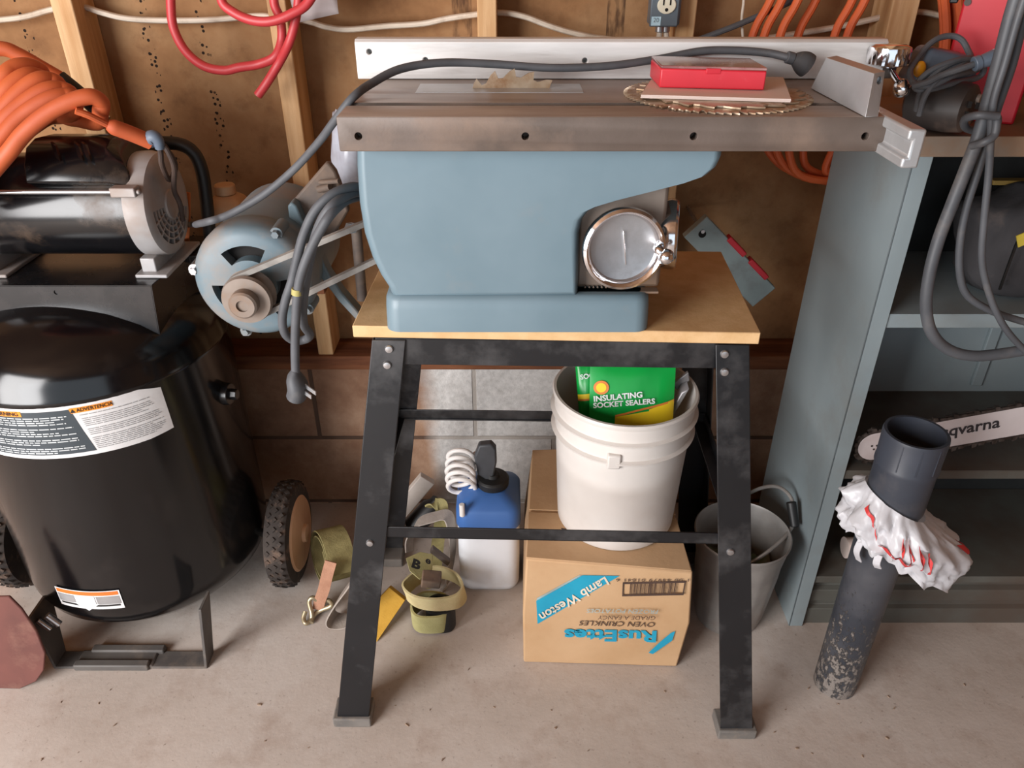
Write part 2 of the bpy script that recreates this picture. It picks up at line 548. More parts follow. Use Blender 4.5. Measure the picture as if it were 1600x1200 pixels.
apron(fl_t + V((.004, e, .002)), fr_t + V((-.004, e, .002)), inn=(0, 1, 0))
apron(bl_t + V((.004, -e, .002)), br_t + V((-.004, -e, .002)), inn=(0, -1, 0))
apron(fl_t + V((e, .008, .002)), bl_t + V((e, -.008, .002)), inn=(1, 0, 0))
apron(fr_t + V((-e, .008, .002)), br_t + V((-e, -.008, .002)), inn=(-1, 0, 0))
def on(top, bot, z): return bot + (top - bot) * ((z - bot.z) / (top.z - bot.z))
def brace(a, b, inn, fw=.024):
    a, b, inn = V(a), V(b), V(inn); q = B(); h = .024; t = inn * .003; s = inn * fw
    lo = V((0, 0, -h))
    q.hexa([a + lo, b + lo, b + lo + t, a + lo + t, a, b, b + t, a + t])
    q.hexa([a + lo, b + lo, b + lo + s, a + lo + s, a + lo + V((0, 0, .003)), b + lo + V((0, 0, .003)), b + lo + V((0, 0, .003)) + s, a + lo + V((0, 0, .003)) + s])
    return obj('cross_brace', q, M['black_steel'], st, .0006)
zb = .466
a_, b_ = on(fl_t, fl_b, zb), on(fr_t, fr_b, zb)
c_, d_ = on(bl_t, bl_b, zb), on(br_t, br_b, zb)
brace(a_ + V((.006, .0045, 0)), b_ + V((-.006, .0045, 0)), (0, 1, 0))
brace(c_ + V((.006, -.0045, 0)), d_ + V((-.006, -.0045, 0)), (0, -1, 0), .006)
brace(a_ + V((.0045, .01, 0)), c_ + V((.0045, -.01, 0)), (1, 0, 0))
brace(b_ + V((-.0045, .01, 0)), d_ + V((-.0045, -.01, 0)), (-1, 0, 0))
for (u, v, top, bot) in ((608, 545, fl_t, fl_b), (605, 570, fl_t, fl_b), (1132, 553, fr_t, fr_b), (1132, 581, fr_t, fr_b), (578, 848, fl_t, fl_b), (1141, 862, fr_t, fr_b)):
    p = P(u, v, y=1.0)
    for _ in range(4): p = P(u, v, y=on(top, bot, p.z).y)
    q = B().lathe([(.0068, -.002), (.0068, .001), (.0055, .0035), (.002, .0042)], p, (0, -1, 0), 14)
    obj('bolt', q, M['zinc'], st, label='small silver round-headed bolt')

# board under the saw
zt = ZB
A1 = P(550, 509, z=zt); A2 = P(1189, 520, z=zt); A3 = P(1127, 393, z=zt)
A4 = A1 + (A3 - A2); A4.x = A1.x + .012
low = V((0, 0, -.0195))
bd = obj('board', B().hexa([A1 + low, A2 + low, A3 + low, A4 + low, A1, A2, A3, A4]), M['ply'], None, .0015)
tag(bd, 'tan particle board lying on the black stand under the saw base', 'board')

# ---- the saw
saw = thing('table_saw', 'old blue-grey table saw with a dusty cast iron top and chrome handwheels', 'table saw', (.05, 1.15, ZB))
YF = 1.022
def F(u, v, y=YF): return P(u, v, y=y)
# body: outline traced in the plane of its front face, real depth behind it
out = [(556, 225), (556, 262), (560, 320), (568, 368), (580, 405), (594, 434), (606, 452), (612, 466), (903, 466), (905, 400), (906, 365), (911, 345),
       (922, 331), (940, 322), (975, 311), (1030, 297), (1080, 284), (1108, 274), (1123, 261), (1130, 246), (1132, 225)]
front = [F(u, v) for u, v in out]
for p in front:
    if p.z > 1.10: p.z = 1.104
ctr = V((.0, YF, 1.0))
rings = []
for dy, sh in ((.0, .0135), (.0, .010), (.004, .004), (.012, 0), (.215, 0), (.225, .01)):
    r = []
    for p in front:
        d = V((ctr.x - p.x, 0, ctr.z - p.z)); L = d.length
        q = p + d * min(1, sh / max(L, .01)); q.y = YF + dy
        if p.z > 1.10: q.z = 1.104
        r.append(q)
    rings.append(r)
obj('body', B().loft(rings), M['blue'], saw, 0, 50)
# base plinth with rounded corners
def rrect(x0, x1, y0, y1, r, z, n=5):
    pts = []
    for cx, cy, a0 in ((x1 - r, y1 - r, 0), (x0 + r, y1 - r, 90), (x0 + r, y0 + r, 180), (x1 - r, y0 + r, 270)):
        for k in range(n + 1):
            a = math.radians(a0 + 90 * k / n)
            pts.append(V((cx + r * math.cos(a), cy + r * math.sin(a), z)))
    return pts
bx0, bx1 = P(602, 500, y=1.016).x, P(1015, 500, y=1.016).x
zs = P(800, 461, y=1.022).z
rings = [rrect(bx0 - .001, bx1 + .001, 1.013, 1.27, .022, ZB + .0008), rrect(bx0, bx1, 1.014, 1.27, .022, ZB + .035),
         rrect(bx0 + .001, bx1 - .001, 1.016, 1.268, .022, zs - .008), rrect(bx0 + .006, bx1 - .006, 1.021, 1.263, .02, zs - .001), rrect(bx0 + .012, bx1 - .012, 1.027, 1.257, .018, zs)]
obj('base', B().loft(rings), M['blue'], saw, 0, 50)
# bare casting panel behind the handwheels
x0, x1 = P(900, 400, y=1.055).x, P(1030, 400, y=1.075).x
obj('crank_panel', B().box((x0, 1.05, zs - .001), (x1, 1.23, 1.05)), M['greycast'], saw, .006, label='bare grey casting panel behind the handwheels')
tk = B()
for k in range(11):
    u = 914 + 6.5 * k
    p = P(u, 452, y=1.049)
    tk.hexa([p + V((-.0022, -.002, 0)), p + V((.0022, -.002, 0)), p + V((.0022, .002, 0)), p + V((-.0022, .002, 0)),
             p + V((-.0003, -.002, .006)), p + V((.0003, -.002, .006)), p + V((.0003, .002, .006)), p + V((-.0003, .002, .006))])
tk.box((x0 + .002, 1.034, zs), (x1 - .004, 1.05, P(940, 452, y=1.049).z))
obj('tilt_scale', tk, M['greycast'], saw, 0, 0, label='grey toothed tilt scale')
# table top
TZ = 1.146
tx0, tx1, ty0, ty1 = P(528, 212, y=.976).x, P(1391, 212, y=.976).x, .976, 1.265
tb = obj('tabletop', B().box((tx0, ty0, P(800, 237, y=.976).z), (tx1, ty1, TZ)), M['iron'], saw, .0018)
hz = P(800, 213, y=.976).z
cb = B()
for u in (560, 821, 1084, 1352):
    x = P(u, 213, y=.976).x
    cb.cyl((x, .96, hz), (x, .995, hz), .0048, seg=16)
for ys in (P(700, 165, z=TZ).y,):
    cb.box((tx0 - .01, ys, TZ - .009), (tx1 + .01, ys + .019, TZ + .01))
cut(tb, cb)
M['paleiron'] = mat('pale_iron_top', (168, 154, 144), (140, 124, 114), rough=.38, metal=.15, scale=6, stretch=(.6, 3, 1), dirt=(120, 98, 84), dscale=5, dlo=.5, dhi=.75, damt=.5)
tb.data.materials.append(M['paleiron'])
for p in tb.data.polygons:
    if p.normal.z > .9: p.material_index = 1  # upward faces get the paler, smoother iron
md = tb.modifiers.new('bevel', 'BEVEL'); md.width = .0012; md.segments = 2; md.limit_method = 'ANGLE'
# throat plate and blade
yb = P(800, 138, z=TZ).y
obj('throat_plate', B().box((-.135, yb - .033, TZ - .002), (.10, yb + .033, TZ + .0007)), M['alu'], saw, .0003, label='pale metal throat plate around the blade')
def blade(c, axis, Rr, teeth, depth, th, hook=.55, hole=.012, hint=None, gullet=None):
    a, b, wv = frame(axis, hint); c = V(c)
    pts = []
    for k in range(teeth):
        t0 = 2 * PI * k / teeth; s = 2 * PI / teeth
        if gullet and k % gullet == 0:
            prof = ((0, Rr), (.12, Rr - depth * 2.2), (.45, Rr - depth * 2.4), (.7, Rr - depth * .9))
        else: prof = ((0, Rr), (.08, Rr - depth), (.35, Rr - depth * 1.05), (.72, Rr - depth * .35))
        for f, r in prof:
            pts.append(c + a * r * math.cos(t0 + f * s) + b * r * math.sin(t0 + f * s))
    n = len(pts)
    inner = [c + a * hole * math.cos(2 * PI * k / n) + b * hole * math.sin(2 * PI * k / n) for k in range(n)]
    bb = B(); h = wv * th / 2
    rs = [[bb.v(p + s * h) for p in q] for q, s in ((inner, -1), (pts, -1), (pts, 1), (inner, 1))]
    for A, Bq in zip(rs, rs[1:] + rs[:1]):
        for i in range(n): bb.f([A[i], A[(i + 1) % n], Bq[(i + 1) % n], Bq[i]])
    return bb
tipz = P(800, 107, y=yb).z
bc = V((.002, yb, tipz - .108))
obj('saw_blade', blade(bc, (0, 1, 0), .108, 24, .011, .0028, hint=(1, 0, .25)), M['sawsteel'], saw, 0, 20, label='toothed brown-stained blade rising through the table')
# handwheels
def handwheel(c, axis, Rr, name):
    ax = V(axis)
    h = obj(name, B().lathe([(.012, -.03), (.02, -.028), (Rr * .86, -.018), (Rr * .97, -.008), (Rr, 0), (Rr * .985, .008), (Rr * .92, .011), (Rr * .84, .008), (Rr * .80, .002), (Rr * .78, -.004)], c, axis, 56, caps=True), M['chrome'], saw, 0, 40)
    d = obj('dish', B().lathe([(Rr * .80, -.006), (Rr * .80, -.002), (Rr * .6, -.0035), (.002, -.004)], V(c) + ax * .0005, axis, 48), M['brushed'], h, 0, 40, label='brushed scratched dish of the wheel')
    return h
hc = P(974, 388, y=1.012)
ax1 = V((.10, -1, .06)).normalized()
h1 = handwheel(hc, ax1, .0585, 'handwheel')
a, b, w_ = frame(ax1)
q = B()
for s in (-1, 1):
    p = hc - ax1 * .0022
    up = V((-.06, 0, 1)).normalized()
q.obox(hc + ax1 * -.0012 + V((.002, 0, 0)), (1, 0, 0), ax1, (-.14, 0, 1), .0016, .003, .050)
obj('slot_rib', q, M['chrome'], h1, .0006)
kp = P(1032, 392, y=.995)
k1 = B().tube([hc + V((.052, .006, .004)), kp + V((-.004, 0, .003)), kp + V((.006, -.006, -.004))], .0068, 14)
k1.sphere(kp + V((.007, -.007, -.006)), .0115, 20)
obj('crank_knob', k1, M['chrome'], h1)
shaft = B().cyl(hc - ax1 * .028, V((hc.x - .006, 1.07, hc.z - .004)), .011)
obj('shaft', shaft, M['greycast'], h1)
h2c = P(1047, 366, y=1.085)
h2 = handwheel(h2c, V((1, -.22, .05)).normalized(), .052, 'handwheel')
obj('shaft', B().cyl(h2c - V((.027, -.005, 0)), V((x1 - .01, 1.10, h2c.z)), .010), M['greycast'], h2)
# front rail along the right end of the table
ry0 = .905
rl = P(1420, 232, y=ry0)
rz0, rz1 = rl.z - .0235, rl.z + .0215
rx0, rx1 = rl.x - .004, rl.x + .0165
q = B().box((rx0, ry0, rz0), (rx1, 1.30, rz1))
rail = obj('fence_rail', q, M['alu'], saw, label='pale aluminium rail along the right end of the table')
cut(rail, B().box((rx0 - .01, ry0 - .01, rz0 + .013), (rx0 + .006, 1.31, rz1 - .013)))
md = rail.modifiers.new('bevel', 'BEVEL'); md.width = .003; md.segments = 3; md.limit_method = 'ANGLE'
for y in (1.0, 1.22): obj('rail_bolt', B().cyl((tx1 - .004, y, hz), (rx0 + .004, y, hz), .007, seg=14), M['zinc'], saw)

# ---- motor hung on the back of the saw, with belt and cord
M['belt'] = mat('worn_belt', (150, 146, 140), (110, 106, 102), rough=.8, scale=20)
M['cord'] = mat('grey_cord', (88, 90, 94), (74, 76, 80), rough=.6, scale=20, dirt=(130, 124, 118), dscale=20, dlo=.58, dhi=.8, damt=.5)
M['bluedirt'] = mat('dusty_blue_paint', (108, 127, 136), (98, 116, 125), rough=.45, scale=6, dirt=(150, 128, 110), dscale=7, dlo=.5, dhi=.68, damt=.6)
M['dustmetal'] = mat('dusty_dark_casting', (96, 86, 80), (70, 62, 58), rough=.7, scale=10, dirt=(146, 118, 94), dscale=8, dlo=.45, dhi=.7, damt=.7)
M['yellow'] = mat('yellow_tape', (190, 180, 110), rough=.6)
yf = 1.215
mc = P(408, 424, y=yf); MR = .099
NEG = (0, -1, 0)
motor = obj('motor', B().lathe([(MR * .9, -.20), (MR * .98, -.19), (MR * .98, .0)], mc, NEG, 48), M['bluedirt'], saw, .003)
bell = B().lathe([(MR * .98, -.004), (MR * 1.0, 0), (MR * 1.0, .026), (MR * .975, .040), (MR * .91, .049), (MR * .80, .053), (MR * .5, .056), (MR * .3, .057)], mc, NEG, 56)
be = obj('end_bell', bell, M['bluedirt'], motor, 0, 50)
cb = B()
def arcslot(cc, r0, r1, a0, a1, ylo, yhi, n=10):
    A = []
    for k in range(n + 1):
        a = math.radians(a0 + (a1 - a0) * k / n); A.append((r1 * math.cos(a), r1 * math.sin(a)))
    for k in range(n + 1):
        a = math.radians(a1 + (a0 - a1) * k / n); A.append((r0 * math.cos(a), r0 * math.sin(a)))
    cb.prism([V((cc.x + p, ylo, cc.z + q)) for p, q in A], V((0, yhi - ylo, 0)))
for a0 in (62, 182, 302): arcslot(mc, .042, .066, a0, a0 + 66, yf - .09, yf - .02)
cut(be, cb)
obj('winding', B().lathe([(.075, .0), (.075, .03), (.03, .034)], mc, NEG, 32), M['hole'], motor, label='winding behind the end bell slots, coloured dark for the shade inside')
for (u, v) in ((330, 418), (388, 520), (425, 383), (494, 480)):
    p = P(u, v, y=yf - .022)
    d = (V((p.x, 0, p.z)) - V((mc.x, 0, mc.z)))
    d.normalize()
    c = V((mc.x, yf - .02, mc.z)) + d * MR * .97
    obj('lug_bolt', B().cyl(c + V((0, .02, 0)), c + V((0, -.022, 0)), .011, .010, 14).cyl(c + V((0, -.02, 0)), c + V((0, -.031, 0)), .007, .006, 6), M['zinc'] if u < 340 else M['bluedirt'], motor)
pc = P(397, 469, y=1.105)
pc.x, pc.z = mc.x * .55 + pc.x * .45, mc.z * .55 + pc.z * .45
pul = B().lathe([(.012, -.06), (.012, -.03), (.038, -.03), (.040, -.024), (.026, -.012), (.040, .0), (.038, .007), (.022, .008), (.022, .024), (.019, .027), (.0095, .027), (.0095, .023), (.001, .023)], pc, NEG, 40)
obj('pulley', pul, M['greycast'], motor, 0, 30, label='worn grey step pulley on the motor shaft')
# belt: a loop round the motor pulley and the hidden arbor pulley
def beltloop(c1, r1, c2, r2, y):
    d = V((c2[0] - c1[0], 0, c2[1] - c1[1])); L = d.length; th = math.atan2(d.z, d.x); al = math.acos((r1 - r2) / L)
    pts = []
    for k in range(13):
        a = th + al + (2 * PI - 2 * al) * k / 12; pts.append(V((c1[0] + r1 * math.cos(a), y, c1[1] + r1 * math.sin(a))))
    for k in range(9):
        a = th - al + 2 * al * k / 8; pts.append(V((c2[0] + r2 * math.cos(a), y, c2[1] + r2 * math.sin(a))))
    return pts
by = pc.y + .012
s2 = P(640, 350, y=by)
obj('drive_belt', B().strap(beltloop((pc.x, pc.z), .036, (s2.x, s2.z), .027, by), (0, 1, 0), .013, .008, 1, True), M['belt'], saw)
# motor bracket
def pr(pxs, y, dy): return B().prism([P(u, v, y=y) for u, v in pxs], (0, dy, 0))
obj('motor_bracket', pr([(450, 322), (507, 256), (513, 254), (524, 268), (531, 286), (545, 330), (520, 372), (492, 386), (470, 352)], 1.275, .018), M['dustmetal'], saw, .004)
obj('bracket_arm', pr([(449, 322), (455, 316), (463, 322), (472, 344), (488, 366), (498, 392), (506, 412), (514, 428), (534, 458), (560, 488), (566, 500), (556, 500), (530, 472), (504, 438), (494, 424), (488, 398), (470, 368), (452, 346)], 1.25, .03), M['bluedirt'], saw, .003)
obj('bracket_rod', B().cyl(P(556, 350, y=1.24), P(566, 468, y=1.24), .009), M['dustmetal'], saw)
obj('bracket_pin', B().cyl(P(500, 285, y=1.272), P(530, 283, y=1.25), .004).cyl(P(498, 296, y=1.272), P(516, 292, y=1.262), .006), M['dustmetal'], saw)
obj('bracket_bolt', B().cyl(P(546, 355, y=1.235), P(551, 357, y=1.22), .009, seg=6), M['zinc'], saw)
# cord folded over and hanging with its plug
cy = 1.045
cp = [(572, 300, 1.13), (548, 303, 1.09), (518, 322, cy), (499, 352, cy), (487, 392, cy), (478, 440, cy), (473, 482, cy), (475, 508, cy + .01), (484, 522, cy + .02), (478, 530, cy + .035), (460, 532, cy + .03), (446, 522, cy + .02),
      (441, 500, cy + .012), (446, 470, cy + .01), (456, 440, cy + .01), (464, 405, cy + .01), (475, 365, cy + .01), (493, 328, cy + .012), (520, 303, cy + .02), (550, 292, 1.09), (566, 296, 1.12), (562, 306, 1.13), (540, 314, 1.085), (516, 336, cy - .012), (494, 372, cy - .016),
      (476, 412, cy - .02), (466, 450, cy - .02), (462, 500, cy - .018), (461, 550, cy - .016), (462, 585, cy - .016)]
cd = obj('power_cord', B().tube([P(u, v, y=y) for u, v, y in cp], .0068, 12, 7), M['cord'], saw)
obj('cord_tie', B().tube([P(464, 451, y=cy - .02), P(463.5, 460, y=cy - .02)], .0078, 12, 2), M['yellow'], cd, label='yellow tape band round the cord')
yp = cy - .016
pl = B()
c0 = P(462, 582, y=yp); c1 = P(466, 607, y=yp)
pl.tube([c0 + V((0, 0, .004)), P(461, 590, y=yp), c1, P(463, 619, y=yp)], lambda t: .0075 + .0150 * math.sin(min(1, t * 1.15) * PI * .62), 16, 6, flat=.72)
plug = obj('plug', pl, M['cord'], cd)
for du, dv in ((0, 0), (7, -6)):
    a_ = P(470 + du, 609 + dv, y=yp - .006); b_ = a_ + V((.016, -.012, -.004))
    obj('plug_prong', B().obox((a_ + b_) / 2, b_ - a_, (0, .3, 1), (1, 1, 0), (b_ - a_).length + .008, .006, .0016), M['zinc'], plug)

# ---- rip fence lying along the back of the table
M['fencealu'] = mat('scuffed_aluminium', (232, 230, 228), (212, 210, 208), rough=.45, metal=.15, scale=5, stretch=(1, 6, 9), dirt=(160, 152, 146), dscale=6, dlo=.5, dhi=.75, damt=.5)
yfz = 1.235
fa, fb = P(556, 90, y=yfz).x, P(1384, 90, y=yfz).x
ftop = P(700, 66, y=yfz).z
fence = thing('rip_fence', 'long scuffed aluminium rip fence along the back of the saw table', 'saw fence', (fa, yfz + .02, TZ))
q = B().prism([V((fa, yfz, TZ + .0008)), V((fa, yfz, ftop)), V((fa, yfz + .006, ftop + .004)), V((fa, yfz + .030, ftop + .004)), V((fa, yfz + .036, ftop)), V((fa, yfz + .036, TZ + .0008))], (fb - fa, 0, 0))
fo = obj('fence_bar', q, M['fencealu'], fence)
cb = B()
for u, v in ((577, 81), (665, 94), (914, 95)):
    p = P(u, v, y=yfz); cb.cyl(p + V((0, -.01, 0)), p + V((0, .02, 0)), .004, seg=14)
cut(fo, cb)
md = fo.modifiers.new('bevel', 'BEVEL'); md.width = .0012; md.segments = 2; md.limit_method = 'ANGLE'
# clamp knob and lever ball at the right end
k0 = P(1393, 118, y=yfz + .005)
hx = fb
obj('fence_head', B().box((hx - .03, yfz + .002, TZ + .001), (hx + .022, yfz + .034, TZ + .030)), M['dustmetal'], fence, .002)
kx = P(1388, 90, y=yfz - .012)
kz = kx.z
kn = B()
ring = []
def knob_ring(r, z, rib):
    return [V((kx.x + (r * 1.12 + (rib if i % 2 else -rib)) * math.cos(2 * PI * i / 48), kx.y + (r * 1.12 + (rib if i % 2 else -rib)) * math.sin(2 * PI * i / 48), z)) for i in range(48)]
kn.loft([knob_ring(.022, kz - .010, 0), knob_ring(.026, kz - .008, .0007), knob_ring(.027, kz + .010, .0007), knob_ring(.026, kz + .015, 0), knob_ring(.020, kz + .018, 0), knob_ring(.004, kz + .019, 0)])
kb = obj('clamp_knob', kn, M['chrome'], fence, 0, 30)
obj('knob_stem', B().lathe([(.012, 0), (.008, .012), (.009, .022)], (kx.x, kx.y, TZ + .02), (0, 0, 1), 20).cyl((kx.x, kx.y, TZ + .02), (kx.x, kx.y, kz - .008), .008), M['chrome'], kb)
bp_ = P(1409, 138, y=yfz - .03)
obj('lever_ball', B().sphere(bp_, .0135).cyl(bp_, V((hx + .012, yfz + .01, TZ + .016)), .005), M['chrome'], fence)

# ---- aluminium block at the right front of the table
BL, BR = P(1267, 138, z=TZ + .0008), P(1352, 183, z=TZ + .0008)
hh = .047
TL, TR = P(1291, 90, z=TZ + hh), P(1366, 115, z=TZ + hh)
ER, EB = P(1383, 111, z=TZ + hh), P(1372, 182, z=TZ + .0008)
dt, db = ER - TR, EB - BR
mb = obj('miter_gauge', B().hexa([BL, BR, EB, BL + db, TL, TR, ER, TL + dt]), M['alu'], None, 0)
tag(mb, 'plain aluminium miter gauge block at the right front of the saw table', 'miter gauge')
c = (TR + ER) / 2 + V((0, 0, -.009))
nn = (BR - BL).normalized()
cut(mb, B().cyl(c - nn * .008 + V((.001, 0, 0)), c + nn * .02, .0045, seg=14))
md = mb.modifiers.new('bevel', 'BEVEL'); md.width = .0015; md.segments = 2; md.limit_method = 'ANGLE'

# ---- loose blades, booklet and red box
l_, r_ = P(967, 144, z=TZ), P(1258, 144, z=TZ)
bcn = (l_ + r_) / 2 + V((0, -.026, 0)); RR = (r_ - l_).length / 2 * .97
lb = obj('circular_saw_blade', blade(bcn + V((0, 0, .0016)), (0, 0, 1), RR, 80, .0055, .002, gullet=5, hole=.008), M['sawsteel'], None, 0, 20)
tag(lb, 'large fine-toothed saw blade lying flat, lower of the two under the white booklet', 'saw blade', 'loose saw blades on the table')
ub = obj('circular_saw_blade', blade(bcn + V((.006, .007, .0042)), (0, 0, 1), RR * .9, 22, .010, .0022, hole=.008), M['sawsteel'], None, 0, 20)
tag(ub, 'coarse-toothed saw blade lying directly under the white booklet', 'saw blade', 'loose saw blades on the table')
M['paper'] = mat('booklet_paper', (232, 214, 204), (226, 206, 196), rough=.7, scale=8)
M['redplastic'] = mat('red_plastic', (206, 44, 58), (196, 40, 54), rough=.4, scale=10, dirt=(220, 120, 124), dscale=30, dlo=.6, dhi=.8, damt=.3)
z0 = TZ + .0058
bq = [P(1001, 153, z=z0), P(1235, 160, z=z0), P(1223, 125, z=z0), P(1022, 121, z=z0)]
bk = B()
for k in range(3):
    o_ = V((R.uniform(-.0006, .0006), R.uniform(-.0006, .0006), k * .0014))
    bk.hexa([p + o_ for p in bq] + [p + o_ + V((0, 0, .0013)) for p in bq])
bo = thing('booklet', 'white paper booklet lying on the loose saw blades under the red box', 'booklet', (bq[0] + bq[2]) / 2)
obj('pages', bk, M['paper'], bo)
M['ink'] = mat('grey_print', (120, 100, 96), rough=.8)
z1 = z0 + .0043
zr = z1 + .0006
rb_ = [P(1030, 137, z=zr), P(1194, 141.5, z=zr)]
hr = .0285
rt = [P(1031, 107, z=zr + hr), P(1199, 105.5, z=zr + hr)]
rback = [P(1187, 88, z=zr + hr), P(1038, 92, z=zr + hr)]
dv_ = V((0, (rback[0].y - rt[1].y) * .86, 0))
Q = [rb_[0], rb_[1], rb_[1] + dv_, rb_[0] + dv_]
T = [p + V((0, 0, hr)) for p in Q]
rx = thing('tool_case', 'small red plastic case with a clear lid on the white booklet', 'case', (Q[0] + Q[2]) / 2)
obj('case_tray', B().hexa(Q + [p + V((0, 0, hr * .86)) for p in Q]), M['redplastic'], rx, .002)
M['lid'] = mat('smoky_lid', (116, 66, 64), (150, 100, 96), rough=.25, scale=9, coat=.5, dirt=(172, 150, 144), dscale=18, dlo=.5, dhi=.7, damt=.5)
ins = (Q[1] - Q[0]).normalized() * .003
obj('case_lid', B().hexa([p + V((0, 0, hr * .86)) for p in Q] + T), M['lid'], rx, .0012, label='dusty see-through lid')
obj('latch', B().obox((Q[0] + Q[1]) / 2 + V((.0, -.0004, hr * .8)), (1, 0, 0), (0, 1, 0), (0, 0, 1), .02, .003, .007), M['redplastic'], rx, .0008)

# ---- long cord across the table
cpts = [(296, 351, 1.453), (299, 351, 1.44), (304, 351, 1.39), (306, 351, 1.28), (309, 350, 1.175), (326, 346, 1.105), (346, 340, 1.105), (372, 328, 1.11), (415, 302, 1.11), (460, 264, 1.10), (498, 222, 1.08), (519, 194, 1.065), (539, 167, 1.055), (555, 149, 1.06), (578, 132, 1.09), (625, 108, 1.13), (690, 98, 1.16), (770, 100, 1.18), (860, 106, 1.185), (950, 103, 1.195), (1030, 92, 1.217),
        (1095, 80, 1.224), (1150, 79, 1.222), (1200, 83, 1.214), (1232, 90, 1.20)]
ec = thing('extension_cord', 'long grey cord arching over the saw table with its plug beside the fence', 'cord', P(575, 135, y=1.10))
obj('cable', B().tube([P(*q[:2], y=q[2]) for q in cpts], .0056, 12, 8), M['cord'], ec)
a_, b_ = P(1229, 89, y=1.20), P(1240, 92, y=1.20)
obj('strain_relief', B().cyl(a_, b_, .0085, .0085), M['cord'], ec, .001)
d_ = P(1262, 103, y=1.20)
obj('plug', B().tube([b_, P(1248, 95, y=1.20), P(1256, 99, y=1.20), d_], lambda t: .008 + .009 * math.sin(min(1, t * 1.3) * PI / 2), 16, 6), mat('dark_plug', (70, 70, 72), (60, 58, 58), rough=.75, dirt=(110, 98, 88), dscale=30), ec)

# ================================================================ AIR COMPRESSOR
M['tank'] = mat('black_gloss_tank', (9, 9, 11), (13, 13, 15), rough=.16, scale=4, dirt=(74, 66, 62), dscale=6, dlo=.56, dhi=.85, damt=.25, rvar=.05)
M['tank_rough'] = mat('dusty_black_sheet', (17, 18, 21), (26, 27, 30), rough=.25, scale=6, dirt=(86, 72, 64), dscale=7, dlo=.5, dhi=.8, damt=.25)
M['blackgloss'] = mat('black_gloss', (12, 12, 14), (18, 18, 20), rough=.2, scale=6, dirt=(110, 88, 70), dscale=6, dlo=.58, dhi=.75, damt=.5)
M['capgrey'] = mat('grey_cast_cap', (176, 176, 178), (150, 146, 144), rough=.45, metal=.2, scale=6, dirt=(150, 126, 110), dscale=6, dlo=.5, dhi=.7, damt=.5)
M['black'] = mat('plain_black', (18, 18, 18), (26, 26, 26), rough=.5)
M['rubber'] = mat('tyre_rubber', (42, 36, 33), (58, 50, 45), rough=.9, dirt=(120, 96, 80), dscale=30, damt=.6)
M['hub'] = mat('tan_hub', (206, 166, 130), (190, 148, 112), rough=.6, scale=7)
M['foot'] = mat('scuffed_grey_steel', (92, 88, 84), (76, 72, 70), rough=.6, scale=10, dirt=(130, 116, 104), dscale=9, damt=.6)
TX, TY, TR_ = -.833, 1.355, .255
comp = thing('air_compressor', 'upright black air compressor tank with a motor on top at the left', 'air compressor', (TX, TY, 0))
prof = [(.0, .040), (.10, .043), (.17, .055), (.215, .075), (.243, .105), (.253, .135), (TR_, .16), (TR_, .638), (.2566, .641), (.2566, .647), (.2545, .652), (.25, .672), (.24, .694), (.225, .710), (.20, .729), (.16, .750), (.11, .767), (.05, .776), (0, .778)]
obj('tank', B().lathe(prof, (TX, TY, 0), (0, 0, 1), 96), M['tank'], comp, 0, 60)
# vertical seam on the shell
def CYL(u, v, r=None):
    """point where the view through (u, v) meets the tank shell"""
    r = r or TR_
    a = P(u, v, t=1.0); o = V((0, 0, CAM_H)); d = a - o
    A = d.x ** 2 + d.y ** 2; Bq = -2 * (d.x * TX + d.y * TY); Cq = TX ** 2 + TY ** 2 - r * r
    k = (-Bq - math.sqrt(max(0, Bq * Bq - 4 * A * Cq))) / (2 * A)
    return o + d * k
def ang(p): return math.atan2(p.y - TY, p.x - TX)
def roll(r):
    """unrolled sheet (x = arc length, z, y = distance off the shell towards the viewer) to the shell"""
    def fn(p):
        th = p.x / TR_
        return V((TX + (r - p.y) * math.cos(th), TY + (r - p.y) * math.sin(th), p.z))
    return fn
def sheet(poly_top, poly_bot, off, n=24):
    """grid between two (arc, z) polylines sampled at equal steps"""
    b = B()
    rows = []
    for k in range(n + 1):
        t = k / n
        def at(pl):
            q = t * (len(pl) - 1); i = min(int(q), len(pl) - 2); f = q - i
            return V((pl[i][0] * (1 - f) + pl[i + 1][0] * f, 0, pl[i][1] * (1 - f) + pl[i + 1][1] * f))
        A, C = at(poly_top), at(poly_bot)
        rows.append((V((A.x, -off, A.z)), V((C.x, -off, C.z))))
    fn = roll(TR_)
    vs = [(b.v(fn(x)), b.v(fn(y))) for x, y in rows]
    for (a1, c1), (a2, c2) in zip(vs, vs[1:]): b.f([a1, c1, c2, a2])
    return b
def az_(u, v):
    p = CYL(u, v); return (ang(p) * TR_, p.z)
M['labelwhite'] = mat('label_white', (222, 222, 222), (208, 206, 206), rough=.45, scale=20)
M['labelgrey'] = mat('label_grey_panel', (62, 70, 76), (52, 60, 66), rough=.45)
M['labelorange'] = mat('label_orange', (236, 146, 40), (224, 132, 34), rough=.45)
M['print_white'] = mat('white_print', (208, 212, 214), rough=.5)
M['print_grey'] = mat('grey_label_print', (150, 148, 148), rough=.5)
M['print_black'] = mat('black_print', (30, 28, 27), rough=.6)
s0, zt_ = az_(60, 638); _, zb_ = az_(60, 717)
sR, _ = az_(264, 640); sC, zc = az_(214, 614)
sL = s0 - .20
lab = obj('warning_label', sheet([(sL, zt_), (sR - .045, zt_), (sR - .004, zt_ - .012)], [(sL, zb_), (sR - .045, zb_), (sR, zb_ + .004)], .0006, 36), M['labelwhite'], comp, 0, 60, label='white and grey warning label wrapped round the tank')
sm, _ = az_(120, 660)
sm2 = sm + .02
